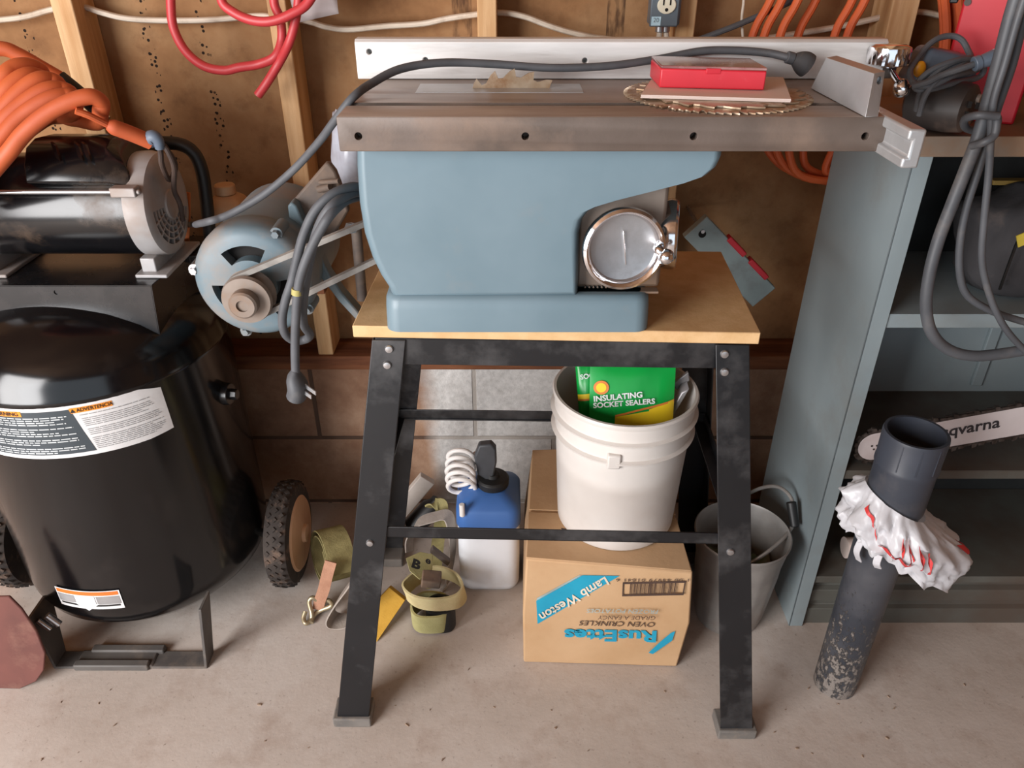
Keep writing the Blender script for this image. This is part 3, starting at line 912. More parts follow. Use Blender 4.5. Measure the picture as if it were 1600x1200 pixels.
obj('label_panel', sheet([(sL, zt_ - .008), (sm - .004, zt_ - .008)], [(sL, zb_ + .008), (sm2 - .004, zb_ + .008)], .0010, 24), M['labelgrey'], lab)
hh_ = .0105
so, _ = az_(32, 645)
obj('orange_band', sheet([(sL, zt_ - .006), (so, zt_ - .006)], [(sL, zt_ - .006 - hh_), (so, zt_ - .006 - hh_)], .0013, 10), M['labelorange'], lab)
sa, _ = az_(107, 640); sb, _ = az_(176, 632)
obj('orange_band', sheet([(sa, zt_ - .006), (sb, zt_ - .006)], [(sa + .002, zt_ - .006 - hh_), (sb, zt_ - .006 - hh_)], .0013, 10), M['labelorange'], lab)
t = text('lettering', 'ADVERTENCIA', V(((sa + sb) / 2 + .006, -.0016, zt_ - .006 - hh_ / 2)), (1, 0, 0), (0, 0, 1), .0100, M['print_black'], lab, wscale=.86, bold=.015)
wrap(t, roll(TR_))
q = B(); c = V((sa + .0055, -.0017, zt_ - .006 - hh_ / 2))
q.f([q.v(c + V(x)) for x in ((-.0042, 0, -.0038), (.0042, 0, -.0038), (0, 0, .0038))])
wrap(obj('warning_triangle', q, M['print_black'], lab, 0, 0), roll(TR_))
t = text('lettering', 'WARNING', V((so - .030, -.0016, zt_ - .006 - hh_ / 2)), (1, 0, 0), (0, 0, 1), .0105, M['print_black'], lab, bold=.015)
wrap(t, roll(TR_))
def fine_print(name, m, x0, x1, z1, z0, rows, off, slant=0, fill=.62, ragged=.3, groups=()):
    b = B(); dz = (z1 - z0) / rows
    for r in range(rows):
        if r in groups: continue
        z = z1 - (r + .5) * dz
        xs = x0 + slant * (r / rows); xe = x1 + slant * (r / rows)
        end = xe - (xe - xs) * ragged * R.random() ** 2
        x = xs
        while x < end:
            wl = R.uniform(.006, .018)
            e = min(end, x + wl)
            n = max(1, int((e - x) / .008))
            for k in range(n):
                a, c = x + (e - x) * k / n, x + (e - x) * (k + 1) / n
                b.f([b.v((a, -off, z - dz * fill / 2)), b.v((c, -off, z - dz * fill / 2)), b.v((c, -off, z + dz * fill / 2)), b.v((a, -off, z + dz * fill / 2))])
            x = e + .002
    o = obj(name, b, m, lab, 0, 0)
    wrap(o, roll(TR_))
    return o
fine_print('fine_print', M['print_white'], sL, sm - .012, zt_ - .018, zb_ + .010, 17, .0016, .016, .45, .3, (4, 9, 13))
fine_print('fine_print', M['print_grey'], sm + .008, sR - .02, zt_ - .020, zb_ + .010, 20, .0012, .012, .35, .25, (1, 7, 12))
# lower label with a white arrow
la, lz1 = az_(86, 914); lb_, _ = az_(186, 921); _, lz0 = az_(140, 950)
lz1 = (lz1 + az_(186, 921)[1]) / 2
lab2 = obj('small_label', sheet([(la, lz1), (lb_, lz1)], [(la, lz0), (lb_, lz0)], .0022, 16), M['labelwhite'], comp, 0, 60, label='small white label with an arrow near the foot of the tank')
h_ = lz1 - lz0; wd = lb_ - la
obj('orange_band', sheet([(la + .003, lz1 - .002), (lb_ - .003, lz1 - .002)], [(la + .003, lz1 - h_ * .24), (lb_ - .003, lz1 - h_ * .24)], .0027, 12), mat('label_red_orange', (232, 116, 48), (224, 104, 40), rough=.45), lab2)
for x0, x1 in ((la + .003, la + wd * .30), (la + wd * .64, lb_ - .003)):
    obj('label_panel', sheet([(x0, lz1 - h_ * .3), (x1, lz1 - h_ * .3)], [(x0, lz0 + h_ * .28), (x1, lz0 + h_ * .28)], .0027, 6), M['print_grey'], lab2)
for x0, x1 in ((la + .006, la + wd * .34), (la + wd * .6, lb_ - .006)):
    obj('fine_print', sheet([(x0, lz0 + h_ * .25), (x1, lz0 + h_ * .25)], [(x0, lz0 + h_ * .16), (x1, lz0 + h_ * .16)], .0029, 6), M['print_black'], lab2)
q = B(); cx = la + wd * .47
pts = [(cx - .020, lz1 - h_ * .28), (cx + .020, lz1 - h_ * .28), (cx + .020, lz0 + h_ * .32), (cx + .027, lz0 + h_ * .32), (cx, lz0 - h_ * .08), (cx - .027, lz0 + h_ * .32), (cx - .020, lz0 + h_ * .32)]
q.f([q.v((x, -.0033, z)) for x, z in pts])
wrap(obj('arrow', q, mat('bright_white', (240, 240, 240), rough=.5), lab2, 0, 0), roll(TR_))
# fittings on the right of the tank
fp = CYL(352, 615, TR_)
n_ = V((fp.x - TX, fp.y - TY, 0)).normalized()
obj('drain_fitting', B().cyl(fp - n_ * .01, fp + n_ * .012, .024, .022, 24).cyl(fp, fp + n_ * .026, .012, .011, 6), M['tank_rough'], comp, .001)
# saddle plate over the dome
py0, py1, pz = 1.24, 1.44, .806
px1 = P(237, 447, y=py0).x; px0 = -1.08
s_ = B()
s_.box((px0, py0, pz - .003), (px1, py1, pz))
s2_ = B(); s2_.hexa([(px0, py0, .62), (px1 - .009, py0, .700), (px1 - .009, py0 + .003, .700), (px0, py0 + .003, .62), (px0, py0, pz), (px1, py0, pz), (px1, py0 + .003, pz), (px0, py0 + .003, pz)])
s_.hexa([(px1 - .012, py0, .700), (px1 - .009, py0, .700), (px1 + .004, py1 + .01, .67), (px1 + .001, py1 + .01, .67), (px1 - .003, py0, pz), (px1, py0, pz), (px1 + .014, py1 + .01, pz), (px1 + .011, py1 + .01, pz)])
sp = obj('saddle_plate', s_, M['tank_rough'], comp, .0012)
hp = P(88, 457, y=py0)
ap = obj('plate_apron', s2_, M['tank_rough'], comp)
cut(ap, B().cyl(hp + V((0, -.02, 0)), hp + V((0, .002, 0)), .0045, seg=14))
# motor
my, mz, mr = 1.355, .915, .089
mx1 = P(196, 310, y=1.285).x; mx0 = -.965
mot = obj('motor', B().lathe([(mr * .98, 0), (mr, .004), (mr, mx1 - mx0)], (mx0, my, mz), (1, 0, 0), 64), M['blackgloss'], comp)
cl = .042
cap = obj('fan_cap', B().lathe([(mr * .9, -.004), (mr * 1.03, 0), (mr * 1.04, .02), (mr * 1.0, .036), (mr * .92, .041), (mr * .80, cl), (mr * .3, cl + .002), (mr * .28, cl + .005), (.001, cl + .006)], (mx1, my, mz), (1, 0, 0), 64), M['capgrey'], mot)
cb = B()
fx = mx1 + cl
def xslot(r0, r1, a0, a1, n=5):
    A = []
    for k in range(n + 1):
        a = math.radians(a0 + (a1 - a0) * k / n); A.append((r1 * math.cos(a), r1 * math.sin(a)))
    for k in range(n + 1):
        a = math.radians(a1 + (a0 - a1) * k / n); A.append((r0 * math.cos(a), r0 * math.sin(a)))
    cb.prism([V((fx - .012, my + p, mz + q)) for p, q in A], V((.03, 0, 0)))
for i in range(4):
    r0 = mr * (.33 + .125 * i); r1 = r0 + mr * .095
    for k in range(8):
        a0 = 172 + 21 * k
        xslot(r0, r1, a0 + 1.6, a0 + 19.4)
cut(cap, cb)
obj('fan_slot_shade', B().lathe([(mr * .82, 0), (mr * .82, .0008)], (fx - .0125, my, mz), (1, 0, 0), 48), M['hole'], mot, label='dark disc painting the shade behind the fan slots')
obj('end_cap', B().lathe([(mr * .9, 0), (mr * 1.03, .004), (mr * 1.03, .05), (mr * .9, .07), (.01, .075)], (mx0 + .004, my, mz), (-1, 0, 0), 48), M['capgrey'], mot)
tr = P(120, 300, y=my - mr - .006)
obj('tie_rod', B().cyl((mx0, my - mr - .006, tr.z), (mx1 + .03, my - mr - .006, tr.z), .0038), M['zinc'], mot)
obj('rod_lug', B().box((mx1 - .008, my - mr - .013, tr.z - .008), (mx1 + .034, my - mr + .01, tr.z + .008)).cyl((mx1 + .034, my - mr - .006, tr.z), (mx1 + .040, my - mr - .006, tr.z), .0045, seg=6), M['capgrey'], mot, .002)
for x in (mx1 + .01, mx0 + .03):
    obj('motor_foot', B().box((x - .014, my - .07, pz), (x + .012, my + .07, pz + .032)).box((x - .022, my - .085, pz), (x + .035, my + .085, pz + .007)), M['capgrey'], mot, .002)
# capacitor housing
cyf = 1.272
k0, k1 = P(40, 235, y=1.30).x, P(198, 250, y=1.30).x
sec = [(cyf + .012, mz + mr * .62), (cyf, mz + mr * .70), (cyf + .008, 1.004), (cyf + .030, 1.028), (cyf + .062, 1.036), (cyf + .12, 1.030), (cyf + .15, 1.0), (cyf + .15, mz + .05)]
cs = [V((k0, y, z)) for y, z in sec]; ce = [V((k1 - .03, y, z)) for y, z in sec]
ce2 = [V((k1 + .004 - .02 * (z > 1.01), y + .012, z - .012)) for y, z in sec]
cap2 = obj('capacitor_cover', B().loft([cs, ce, ce2]), M['blackgloss'], mot, .003)
for u in (88, 124, 136):
    a = P(u, 240, y=cyf + .002)
    obj('cover_rib', B().hexa([a + V(d) for d in ((-.002, -.002, -.006), (.004, -.002, -.012), (.004, .004, -.012), (-.002, .004, -.006), (-.010, .010, .016), (-.004, .010, .010), (-.004, .016, .010), (-.010, .016, .016))]), M['blackgloss'], cap2)
# lifting handle
hy = 1.49
hpts = [P(215, 224, y=hy), P(255, 223, y=hy), P(283, 226, y=hy), P(302, 238, y=hy), P(314, 262, y=hy), P(321, 300, y=hy), P(327, 360, y=hy), P(331, 410, y=hy), P(334, 470, y=hy)]
obj('handle', B().tube(hpts, .0125, 16, 6), M['black'], comp)
obj('handle_bracket', B().box((P(331, 400, y=hy).x - .09, py1 - .05, pz - .02), (P(331, 400, y=hy).x + .012, hy + .012, pz - .004)), M['tank_rough'], comp, .002)
# wheels
def wheel(xc, side):
    yc, rz = 1.365, .122
    wh = obj('wheel', B().lathe([(.06, -.026), (rz * .80, -.027), (rz * .93, -.024), (rz * .985, -.015), (rz, -.005), (rz, .005), (rz * .985, .015), (rz * .93, .024), (rz * .80, .027), (.06, .026)], (xc, yc, rz), (side, 0, 0), 64), M['rubber'], comp, 0, 40)
    tb_ = B()
    for k in range(36):
        a = 2 * PI * k / 36
        for s, da in ((-.014, 0), (.0, .5), (.014, 0)):
            th = a + da * 2 * PI / 36
            rr = rz * (.985 if s else 1.0)
            c = V((xc + s, yc + rr * math.cos(th), rz + rr * math.sin(th)))
            nrm = V((0, math.cos(th), math.sin(th))); tg = V((0, -math.sin(th), math.cos(th)))
            u1 = (V((1, 0, 0)) + tg).normalized(); u2 = (V((1, 0, 0)) - tg).normalized()
            tb_.obox(c, u1, u2, nrm, .0085, .0085, .006)
    obj('tread', tb_, M['rubber'], wh, 0, 0)
    obj('hub_disc', B().lathe([(.088, .018), (.090, .026), (.084, .031), (.05, .033), (.022, .036), (.020, .044), (.014, .046), (.001, .046)], (xc, yc, rz), (side, 0, 0), 48), M['hub'], wh, label='tan plastic hub disc of the wheel')
    return wh
wheel(-.524, 1)
wheel(-1.142, -1)
obj('axle', B().cyl((-1.142, 1.365, .122), (-.524, 1.365, .122), .010), M['foot'], comp)
# front foot: a bent flat bar with a rubber sleeve
fy0, fy1 = P(200, 1043, z=.004).y, P(200, 1018, z=.004).y
fxl, fxr = P(88, 1036, z=.004).x, P(322, 1046, z=.004).x
ft = B()
ft.box((fxl, fy0, 0), (fxr, fy1, .006))
ft.hexa([(fxr - .006, fy0, 0), (fxr, fy0, 0), (fxr, fy1, 0), (fxr - .006, fy1, 0), (fxr + .012, fy0 + .01, .165), (fxr + .018, fy0 + .01, .165), (fxr + .018, fy1 + .02, .165), (fxr + .012, fy1 + .02, .165)])
ft.hexa([(fxl, fy0, 0), (fxl + .006, fy0, 0), (fxl + .006, fy1, 0), (fxl, fy1, 0), (fxl - .018, fy0 + .01, .14), (fxl - .012, fy0 + .01, .14), (fxl - .012, fy1 + .05, .14), (fxl - .018, fy1 + .05, .14)])
fo_ = obj('front_foot', ft, M['foot'], comp, .001)
slx0, slx1 = P(116, 1040, z=.01).x, P(234, 1046, z=.01).x
obj('foot_sleeve', B().box((slx0, fy0 - .006, .0), (slx1 - .006, fy0 + .012, .016)).box((slx0 + .02, fy1 - .008, .0), (slx1 + .012, fy1 + .010, .016)).box((slx0, fy0, .004), (slx1, fy1, .010)), M['foot'], fo_, .003)
for (u, v) in ((68, 975), (82, 968)):
    p = P(u, v, y=1.10)
    obj('foot_bolt', B().cyl(p + V((-.008, 0, .012)), p + V((.010, 0, -.014)), .0075, seg=12), M['zinc'], comp)

# ---- orange air hose coiled over the motor
M['orange'] = mat('orange_hose', (196, 96, 52), (182, 84, 44), rough=.55, scale=6, dirt=(168, 76, 44), dscale=5, damt=.5)
S = [[(-30, 288), (12, 240), (38, 208), (75, 177), (112, 158), (142, 151), (158, 160), (157, 174)],
     [(-30, 255), (5, 212), (33, 182), (72, 157), (100, 150), (116, 155)],
     [(-30, 235), (5, 190), (37, 162), (69, 142), (93, 139), (111, 148)],
     [(-30, 215), (4, 172), (31, 144), (56, 126), (76, 124), (92, 134)],
     [(-30, 190), (3, 147), (25, 126), (44, 117), (60, 119), (72, 128)],
     [(-30, 160), (3, 122), (19, 107), (37, 102), (55, 106), (66, 116)]]
hp_ = []
for i, st_ in enumerate(S):
    y0 = 1.205 + .016 * i
    L = len(st_)
    hp_.append(P(-75, st_[0][1] + 45, y=y0 + .01))
    for k, (u, v) in enumerate(st_): hp_.append(P(u, v, y=y0 + .09 * k / L))
    u, v = st_[-1]
    hp_ += [P(u - 4, v + 24, y=y0 + .15), P(u - 34, v + 48, y=y0 + .18), P(u - 80, v + 50 + 6 * i, y=y0 + .17)]
for p in hp_:
    if p.z < 1.056 and p.y > 1.243: p.z = 1.056
hose = thing('air_hose', 'thick orange air hose coiled in loops over the compressor motor', 'hose', P(70, 150, y=1.3))
obj('hose_coil', B().tube(hp_, .0125, 14, 7), M['orange'], hose)
yh = 1.47
obj('hose_end', B().tube([P(-60, 84, y=yh - .05), P(0, 76, y=yh - .03), P(30, 86, y=yh - .02), P(64, 105, y=yh - .01), P(97, 124, y=yh)], .0125, 14, 7), M['orange'], hose)
bs = obj('black_sleeve', B().tube([P(93, 121, y=yh), P(125, 147, y=yh), P(158, 178, y=yh)], .0135, 14, 5), M['black'], hose, label='black rubber sleeve on the hose end')
obj('hose_fitting', B().cyl(P(157, 177, y=yh), P(168, 187, y=yh), .008), M['zinc'], bs)

# ---- orange lead plugged into the compressor's dark cord
ld = thing('orange_lead', 'orange lead end plugged into a dark looped cord above the motor cap', 'cord', P(205, 208, y=1.40))
obj('lead_cable', B().tube([P(118, 173, y=1.240), P(140, 181, y=1.25), P(172, 197, y=1.27)], .0055, 10, 6), M['orange'], ld)
obj('socket_end', B().tube([P(168, 195, y=1.268), P(178, 199, y=1.272), P(205, 209, y=1.285), P(236, 222, y=1.30)], lambda t: .008 + .0045 * min(1, t * 3), 14, 5), M['orange'], ld)
M['browncord'] = mat('dusty_brown_cord', (70, 54, 46), (52, 40, 36), rough=.7)
dk = obj('dark_cord', B().tube([P(240, 216, y=1.295), P(250, 234, y=1.30), P(253, 258, y=1.31), P(265, 281, y=1.34), P(274, 262, y=1.35), P(268, 244, y=1.33), P(254, 226, y=1.305), P(262, 236, y=1.30), P(272, 262, y=1.31), P(272, 296, y=1.34), P(281, 318, y=1.345), P(286, 344, y=1.355)], .0046, 10, 8), M['browncord'], ld)
M['plugblue'] = mat('blue_grey_plug', (104, 116, 132), (84, 96, 112), rough=.5)
obj('plug_head', B().tube([P(233, 219, y=1.30), P(240, 214, y=1.295), P(247, 220, y=1.295), P(250, 232, y=1.297)], lambda t: .0135 - .006 * t, 14, 5), M['plugblue'], ld)
os_ = obj('hanging_strap', B().strap([P(292, 300, y=1.462), P(292, 330, y=1.460), P(291, 365, y=1.460), P(290, 400, y=1.462)], (1, 0, 0), .013, .003), mat('orange_strap', (208, 112, 48), (190, 96, 40), rough=.6), None, .0005)
tag(os_, 'narrow orange strap hanging beside the slotted motor cap', 'strap')

# ---- rusty shovel blade at the left edge
M['rust'] = mat('rusty_maroon_steel', (112, 66, 58), (88, 52, 46), rough=.8, scale=6, dirt=(140, 104, 88), dscale=8, damt=.5)
ys = 1.03
pxs = [(-70, 1050), (-70, 930), (-40, 905), (0, 904), (20, 924), (44, 960), (58, 995), (56, 1022), (44, 1040), (18, 1052)]
pp = []
for u, v in pxs: pp.append(P(u, v, y=ys + .0002 * (1050 - v)))
zmin = min(p.z for p in pp)
sv_ = B().prism([p + V((0, 0, -zmin)) for p in pp], (0, .006, 0))
so_ = obj('shovel_blade', sv_, M['rust'], None, .002)
tag(so_, 'rusty maroon rounded shovel blade standing at the left edge', 'shovel')

# ================================================================ UNDER THE STAND
# ---- cardboard box, printed upside down
def cardboard():
    m = mat('cardboard', (192, 158, 122), (180, 145, 108), rough=.85, scale=5, dirt=(170, 126, 88), dscale=6, dlo=.55, dhi=.75, damt=.4, bump=.1, bscale=90, spec=.2)
    return m
M['card'] = cardboard()
fl = P(818, 1035, z=0); fr = P(1058, 1042, z=0)
bx = thing('cardboard_box', 'brown printed cardboard carton standing upside down under the saw', 'box', ((fl.x + fr.x) / 2, fl.y + .17, 0))
HB = .296
tl_ = P(822, 872, z=HB + .006); tr_ = P(1083, 893, z=HB)
yb_ = 1.445
bl_ = P(832, 705, z=HB)
foot = [V((fl.x, fl.y, 0)), V((fr.x, fr.y, 0)), V((fr.x + .012, yb_ + .01, 0)), V((fl.x + .004, yb_, 0))]
mid = [foot[0].lerp(tl_, .5) + V((-.004, -.004, 0)), foot[1].lerp(tr_, .5) + V((.010, -.004, 0)), V((fr.x + .016, yb_ + .01, HB / 2)), V((fl.x + .006, yb_, HB / 2))]
topq = [V((tl_.x, tl_.y, HB + .004)), V((tr_.x, tr_.y, HB - .002)), V((tr_.x - .01, bl_.y + .012, HB)), V((bl_.x, bl_.y, HB))]
body = B().loft([foot, mid, topq])
obj('carton', body, M['card'], bx, .004)
# two lid flaps that meet along the middle, slightly lifted
f0, f1, f2, f3 = topq
h = V((0, 0, .0012))
mA, mB = f0.lerp(f1, .5), f3.lerp(f2, .5)
obj('flap', B().hexa([f0 + h, f1.lerp(f0, .01) + h, f2.lerp(f1, .62) + h, f3.lerp(f0, .62) + h] + [p + h * 3.2 for p in (f0, f1.lerp(f0, .01), f2.lerp(f1, .62), f3.lerp(f0, .62))]), M['card'], bx, .0015)
obj('flap', B().hexa([f0.lerp(f3, .40) + h, f1.lerp(f2, .40) + h, f2 + h, f3 + h] + [p + h * 3.2 for p in (f0.lerp(f3, .40), f1.lerp(f2, .40), f2, f3)]), M['card'], bx, .0015)
# printing on the front
M['teal'] = mat('teal_print', (24, 148, 178), (20, 136, 166), rough=.8)
M['tealpale'] = mat('pale_teal_edge', (150, 170, 170), rough=.8)
M['brownink'] = mat('dark_brown_print', (74, 54, 44), rough=.85)
M['cream'] = mat('cream_print', (222, 206, 184), rough=.85)
def face(a, b):
    """point on the carton's front: a across 0..1, b down 0..1"""
    if b < .5: l, r, t = topq[0].lerp(mid[0], b * 2), topq[1].lerp(mid[1], b * 2), 0
    else: l, r = mid[0].lerp(foot[0], b * 2 - 1), mid[1].lerp(foot[1], b * 2 - 1)
    return l.lerp(r, a)
nF = (foot[1] - foot[0]).cross(topq[0] - foot[0]).normalized()
if nF.y > 0: nF = -nF
def FP(u, v, off=.0012):
    """the point of the carton front seen at (u, v)"""
    o = V((0, 0, CAM_H)); d = P(u, v, t=1.0) - o
    best = None
    for q0, q1, q2 in ((topq[0], topq[1], mid[0]), (mid[0], mid[1], foot[0])):
        n = (q1 - q0).cross(q2 - q0).normalized()
        if n.y > 0: n = -n
        k = (q0 - o).dot(n) / d.dot(n); p = o + d * k
        zz = sorted((q0.z, q2.z))
        if best is None or zz[0] - .002 <= p.z <= zz[1] + .002: best = p + n * off
    return best
def patch(name, pxs, m, off, parent):
    b = B(); b.f([b.v(FP(u, v, off)) for u, v in pxs]); return obj(name, b, m, parent, 0, 0)
# split each patch where the front creases, so it lies on the card
def crease_patch(name, pxs, m, off):
    b = B()
    pts = [FP(u, v, off) for u, v in pxs]
    zc = (mid[0].z + mid[1].z) / 2
    for side in (1, -1):
        out_ = []
        for i in range(len(pts)):
            p, q = pts[i], pts[(i + 1) % len(pts)]
            if side * (p.z - zc) >= 0: out_.append(p)
            if (p.z - zc) * (q.z - zc) < 0: out_.append(p.lerp(q, (zc - p.z) / (q.z - p.z)))
        if len(out_) > 2: b.f([b.v(p) for p in out_])
    return obj(name, b, m, bx, 0, 0)
crease_patch('printed_banner', [(838, 938), (910, 898), (968, 899), (840, 974)], M['teal'], .0016)
crease_patch('banner_edge', [(839, 934), (905, 898), (909, 898), (838, 938)], M['tealpale'], .0014)
crease_patch('corner_print', [(1013, 1019), (1020, 1021), (1050, 1000), (1055, 985), (1048, 988), (1030, 1003)], M['teal'], .0016)
def bxtext(s, u, v, u2, v2, size, m, shear=0, bold=0, ws=1, sp=1):
    """upside-down line centred on (u, v); reading direction runs towards (u2, v2)"""
    o = FP(u, v, .0022); d = FP(u2, v2, .0022) - o
    n = nF
    zt = (topq[0] - mid[0]) if o.z > mid[0].z else (mid[0] - foot[0])
    up = -zt
    d = (d - up.normalized() * 0).normalized()
    upd = (up - d * up.dot(d)).normalized()
    if d.cross(upd).dot(n) < 0: pass
    return text('lettering', s, o, d, upd, size, m, bx, shear=shear, wscale=ws, th=.0002, bold=bold, space=sp)
bxtext('Lamb Weston', 897, 934, 860, 955, .030, M['cream'], shear=.25, bold=.02, ws=1.0)
bxtext('RusEttes', 954, 991, 900, 990, .048, M['teal'], bold=.035, ws=1.12)
bxtext('OVEN CRINKLES', 965, 973, 920, 972, .0205, M['brownink'], shear=.2, ws=1.0)
bxtext('GRADE A FANCY', 980, 963.5, 930, 963, .0155, M['brownink'], shear=.2, ws=.95)
bxtext('FROZEN POTATOES', 973, 953.5, 930, 953, .0155, M['tealpale'], shear=.2, ws=1.0)
bxtext('1 00 44979 01841 6', 1020, 905, 990, 905, .0105, M['brownink'], ws=1.5, sp=1.1)
q = [(973, 909), (1072, 907), (1068, 929), (972, 931)]
bq_ = [FP(u, v, .0016) for u, v in q]
bc_ = B()
def bar(s0, s1, t0, t1):
    def at(s, t): return bq_[0].lerp(bq_[1], s).lerp(bq_[3].lerp(bq_[2], s), t)
    bc_.f([bc_.v(at(*x)) for x in ((s0, t0), (s1, t0), (s1, t1), (s0, t1))])
bar(0, 1, 0, .13); bar(0, 1, .87, 1); bar(0, .022, .13, .87); bar(.978, 1, .13, .87)
x = .12
while x < .86:
    wd_ = R.choice((.006, .006, .013, .018)); bar(x, x + wd_, .13, .87); x += wd_ + R.choice((.008, .010, .015))
bar(.88, .884, .13, .87)
obj('barcode', bc_, M['brownink'], bx, 0, 0)
# smudged ink on the lid
q = B()
for k in range(9):
    p = P(882 + 7 * (k % 3) + R.uniform(-2, 2), 826 + 7 * (k // 3) + R.uniform(-1, 1), z=HB + .0062)
    q.obox(p, (1, .4 * R.uniform(-1, 1), 0), (-.3, 1, 0), (0, 0, 1), .010, .004, .0004)
obj('lid_stamp', q, M['brownink'], bx, 0, 0)
q = B()
for k in range(4):
    p = P(1026 + 8 * k, 1008 - 6 * k, z=.05)

# ---- white bucket on the carton
M['bucket'] = mat('white_bucket', (212, 206, 200), (198, 191, 185), rough=.42, scale=5, dirt=(190, 172, 158), dscale=5, dlo=.55, dhi=.8, damt=.4, sss=.12)
zb0 = HB + .0065
bcx, bcy = .212, 1.227
bk = thing('white_bucket', 'white plastic bucket of odds and ends on top of the cardboard box', 'bucket', (bcx, bcy, zb0))
def bkp(h): return .1175 + .014 * h / .30
Hk = .304
pr_ = [(.0, .006), (.108, .004), (.1135, 0), (.1175, .006)]
for hh2 in (.03, .10, .17): pr_.append((bkp(hh2), hh2))
for h0 in (.224, .264):
    pr_ += [(bkp(h0 - .005), h0 - .005), (bkp(h0) + .0075, h0 - .004), (bkp(h0) + .009, h0), (bkp(h0) + .0015, h0 + .003)]
pr_ += [(bkp(Hk - .012), Hk - .012), (bkp(Hk) + .003, Hk - .010), (bkp(Hk) + .0045, Hk - .004), (bkp(Hk) + .002, Hk), (bkp(Hk) - .003, Hk), (bkp(Hk) - .004, Hk - .02), (.1145, .02), (.11, .009), (.0, .008)]
obj('pail', B().lathe(pr_, (bcx, bcy, zb0), (0, 0, 1), 72, caps=False), M['bucket'], bk, 0, 45)
ep = P(961, 700, y=bcy - .128)
obj('handle_lug', B().box((ep.x - .012, bcy - .1335, zb0 + .212), (ep.x + .012, bcy - .118, zb0 + .242)), M['bucket'], bk, .003)
obj('handle_lug', B().box((bcx + .05 - .014, bcy + .115, zb0 + .208), (bcx + .05 + .014, bcy + .134, zb0 + .245)), M['bucket'], bk, .003)
# contents
M['green'] = mat('green_pack', (14, 158, 66), (10, 140, 56), rough=.3, scale=6)
M['packyellow'] = mat('yellow_pack', (244, 212, 44), (236, 196, 40), rough=.35)
M['orangeprint'] = mat('orange_print', (232, 134, 60), rough=.4)
def pack(pxs, y0, y1, name, label, grp, m=None):
    """a puffed foil pack standing in the bucket; pxs: TL TR BR BL as seen"""
    tl, tr, br, bl = [P(u, v, y=y) for (u, v), y in zip(pxs, (y1, y1, y0, y0))]
    t = thing(name, label, 'packet', (bl + br) / 2, grp)
    b = B(); n = (tr - tl).cross(bl - tl).normalized()
    if n.y > 0: n = -n
    G = 10
    fr_, bk_ = [], []
    for j in range(G + 1):
        for i in range(G + 1):
            s, w2 = i / G, j / G
            p = tl.lerp(tr, s).lerp(bl.lerp(br, s), w2)
            puff = .011 * (math.sin(PI * s) * math.sin(PI * w2)) ** .5 + .0012 * math.sin(13 * s + 5 * w2)
            fr_.append(b.v(p + n * (puff + .0006))); bk_.append(b.v(p - n * (puff + .0006)))
    W = G + 1
    for j in range(G):
        for i in range(G):
            a = j * W + i
            b.f([fr_[a], fr_[a + 1], fr_[a + W + 1], fr_[a + W]]); b.f([bk_[a], bk_[a + W], bk_[a + W + 1], bk_[a + 1]])
    for i in range(G):
        for L_ in ((i, i + 1), (G * W + i, G * W + i + 1), (i * W, (i + 1) * W), (i * W + G, (i + 1) * W + G)):
            b.f([fr_[L_[0]], fr_[L_[1]], bk_[L_[1]], bk_[L_[0]]])
    obj('foil', b, m or M['green'], t, 0, 60)
    def S_(s, w2, off=.0016):
        p = tl.lerp(tr, s).lerp(bl.lerp(br, s), w2)
        puff = .011 * (math.sin(PI * min(1, max(0, s))) * math.sin(PI * min(1, max(0, w2)))) ** .5 + .0012 * math.sin(13 * s + 5 * w2)
        return p + n * (puff + .0006 + off)
    return t, S_
def spatch(S_, poly, m, name, par, off, n=8):
    """quad in (s, w) laid over the puffed face"""
    b = B(); g = []
    for j in range(n + 1):
        for i in range(n + 1):
            a = V(poly[0]).lerp(V(poly[1]), i / n).lerp(V(poly[3]).lerp(V(poly[2]), i / n), j / n)
            g.append(b.v(S_(a[0], a[1], off)))
    for j in range(n):
        for i in range(n):
            k = j * (n + 1) + i; b.f([g[k], g[k + 1], g[k + n + 2], g[k + n + 1]])
    return obj(name, b, m, par, 0, 60)
pk1, S1 = pack([(922, 570), (1056, 566), (1050, 678), (920, 672)], 1.185, 1.225, 'sealer_packet', 'puffed green foil packet with white lettering, in front in the white bucket', 'green packets in the bucket')
def stext(s, a, b_, w2, size, S_, par, m, bold=.02, ws=1, tilt=0):
    o = S_(a, w2, .003); o2 = S_(b_, w2 + tilt, .003)
    d = (o2 - o).normalized(); dn = (S_(a, w2 + .05, .003) - o).normalized()
    up = -(dn - d * dn.dot(d)).normalized()
    return text('lettering', s, o + up.cross(d) * -.004, d, up, size, m, par, align='LEFT', bold=bold, wscale=ws)
M['white'] = mat('white_lettering', (244, 246, 244), rough=.4)
stext('INSULATING', .04, .8, .50, .0150, S1, pk1, M['white'], .03, 1.05, -.10)
stext('SOCKET SEALERS', .04, .9, .60, .0140, S1, pk1, M['white'], .03, 1.05, -.10)
spatch(S1, [(.70, .64, 0), (1.0, .50, 0), (1.0, .98, 0), (.70, .98, 0)], M['packyellow'], 'yellow_panel', pk1, .0018)
spatch(S1, [(.30, .76, 0), (.72, .66, 0), (.72, .98, 0), (.30, .98, 0)], M['packyellow'], 'yellow_panel', pk1, .0014)
spatch(S1, [(.30, .73, 0), (1.0, .50, 0), (1.0, .53, 0), (.30, .76, 0)], M['orangeprint'], 'orange_stripe', pk1, .0022)
q = B()
ctr_ = (.13, .33)
q.f([q.v(S1(ctr_[0] + .09 * math.cos(2 * PI * k / 24), ctr_[1] + .105 * math.sin(2 * PI * k / 24), .0026)) for k in range(24)])
obj('round_emblem', q, M['orangeprint'], pk1, 0, 0)
q = B()
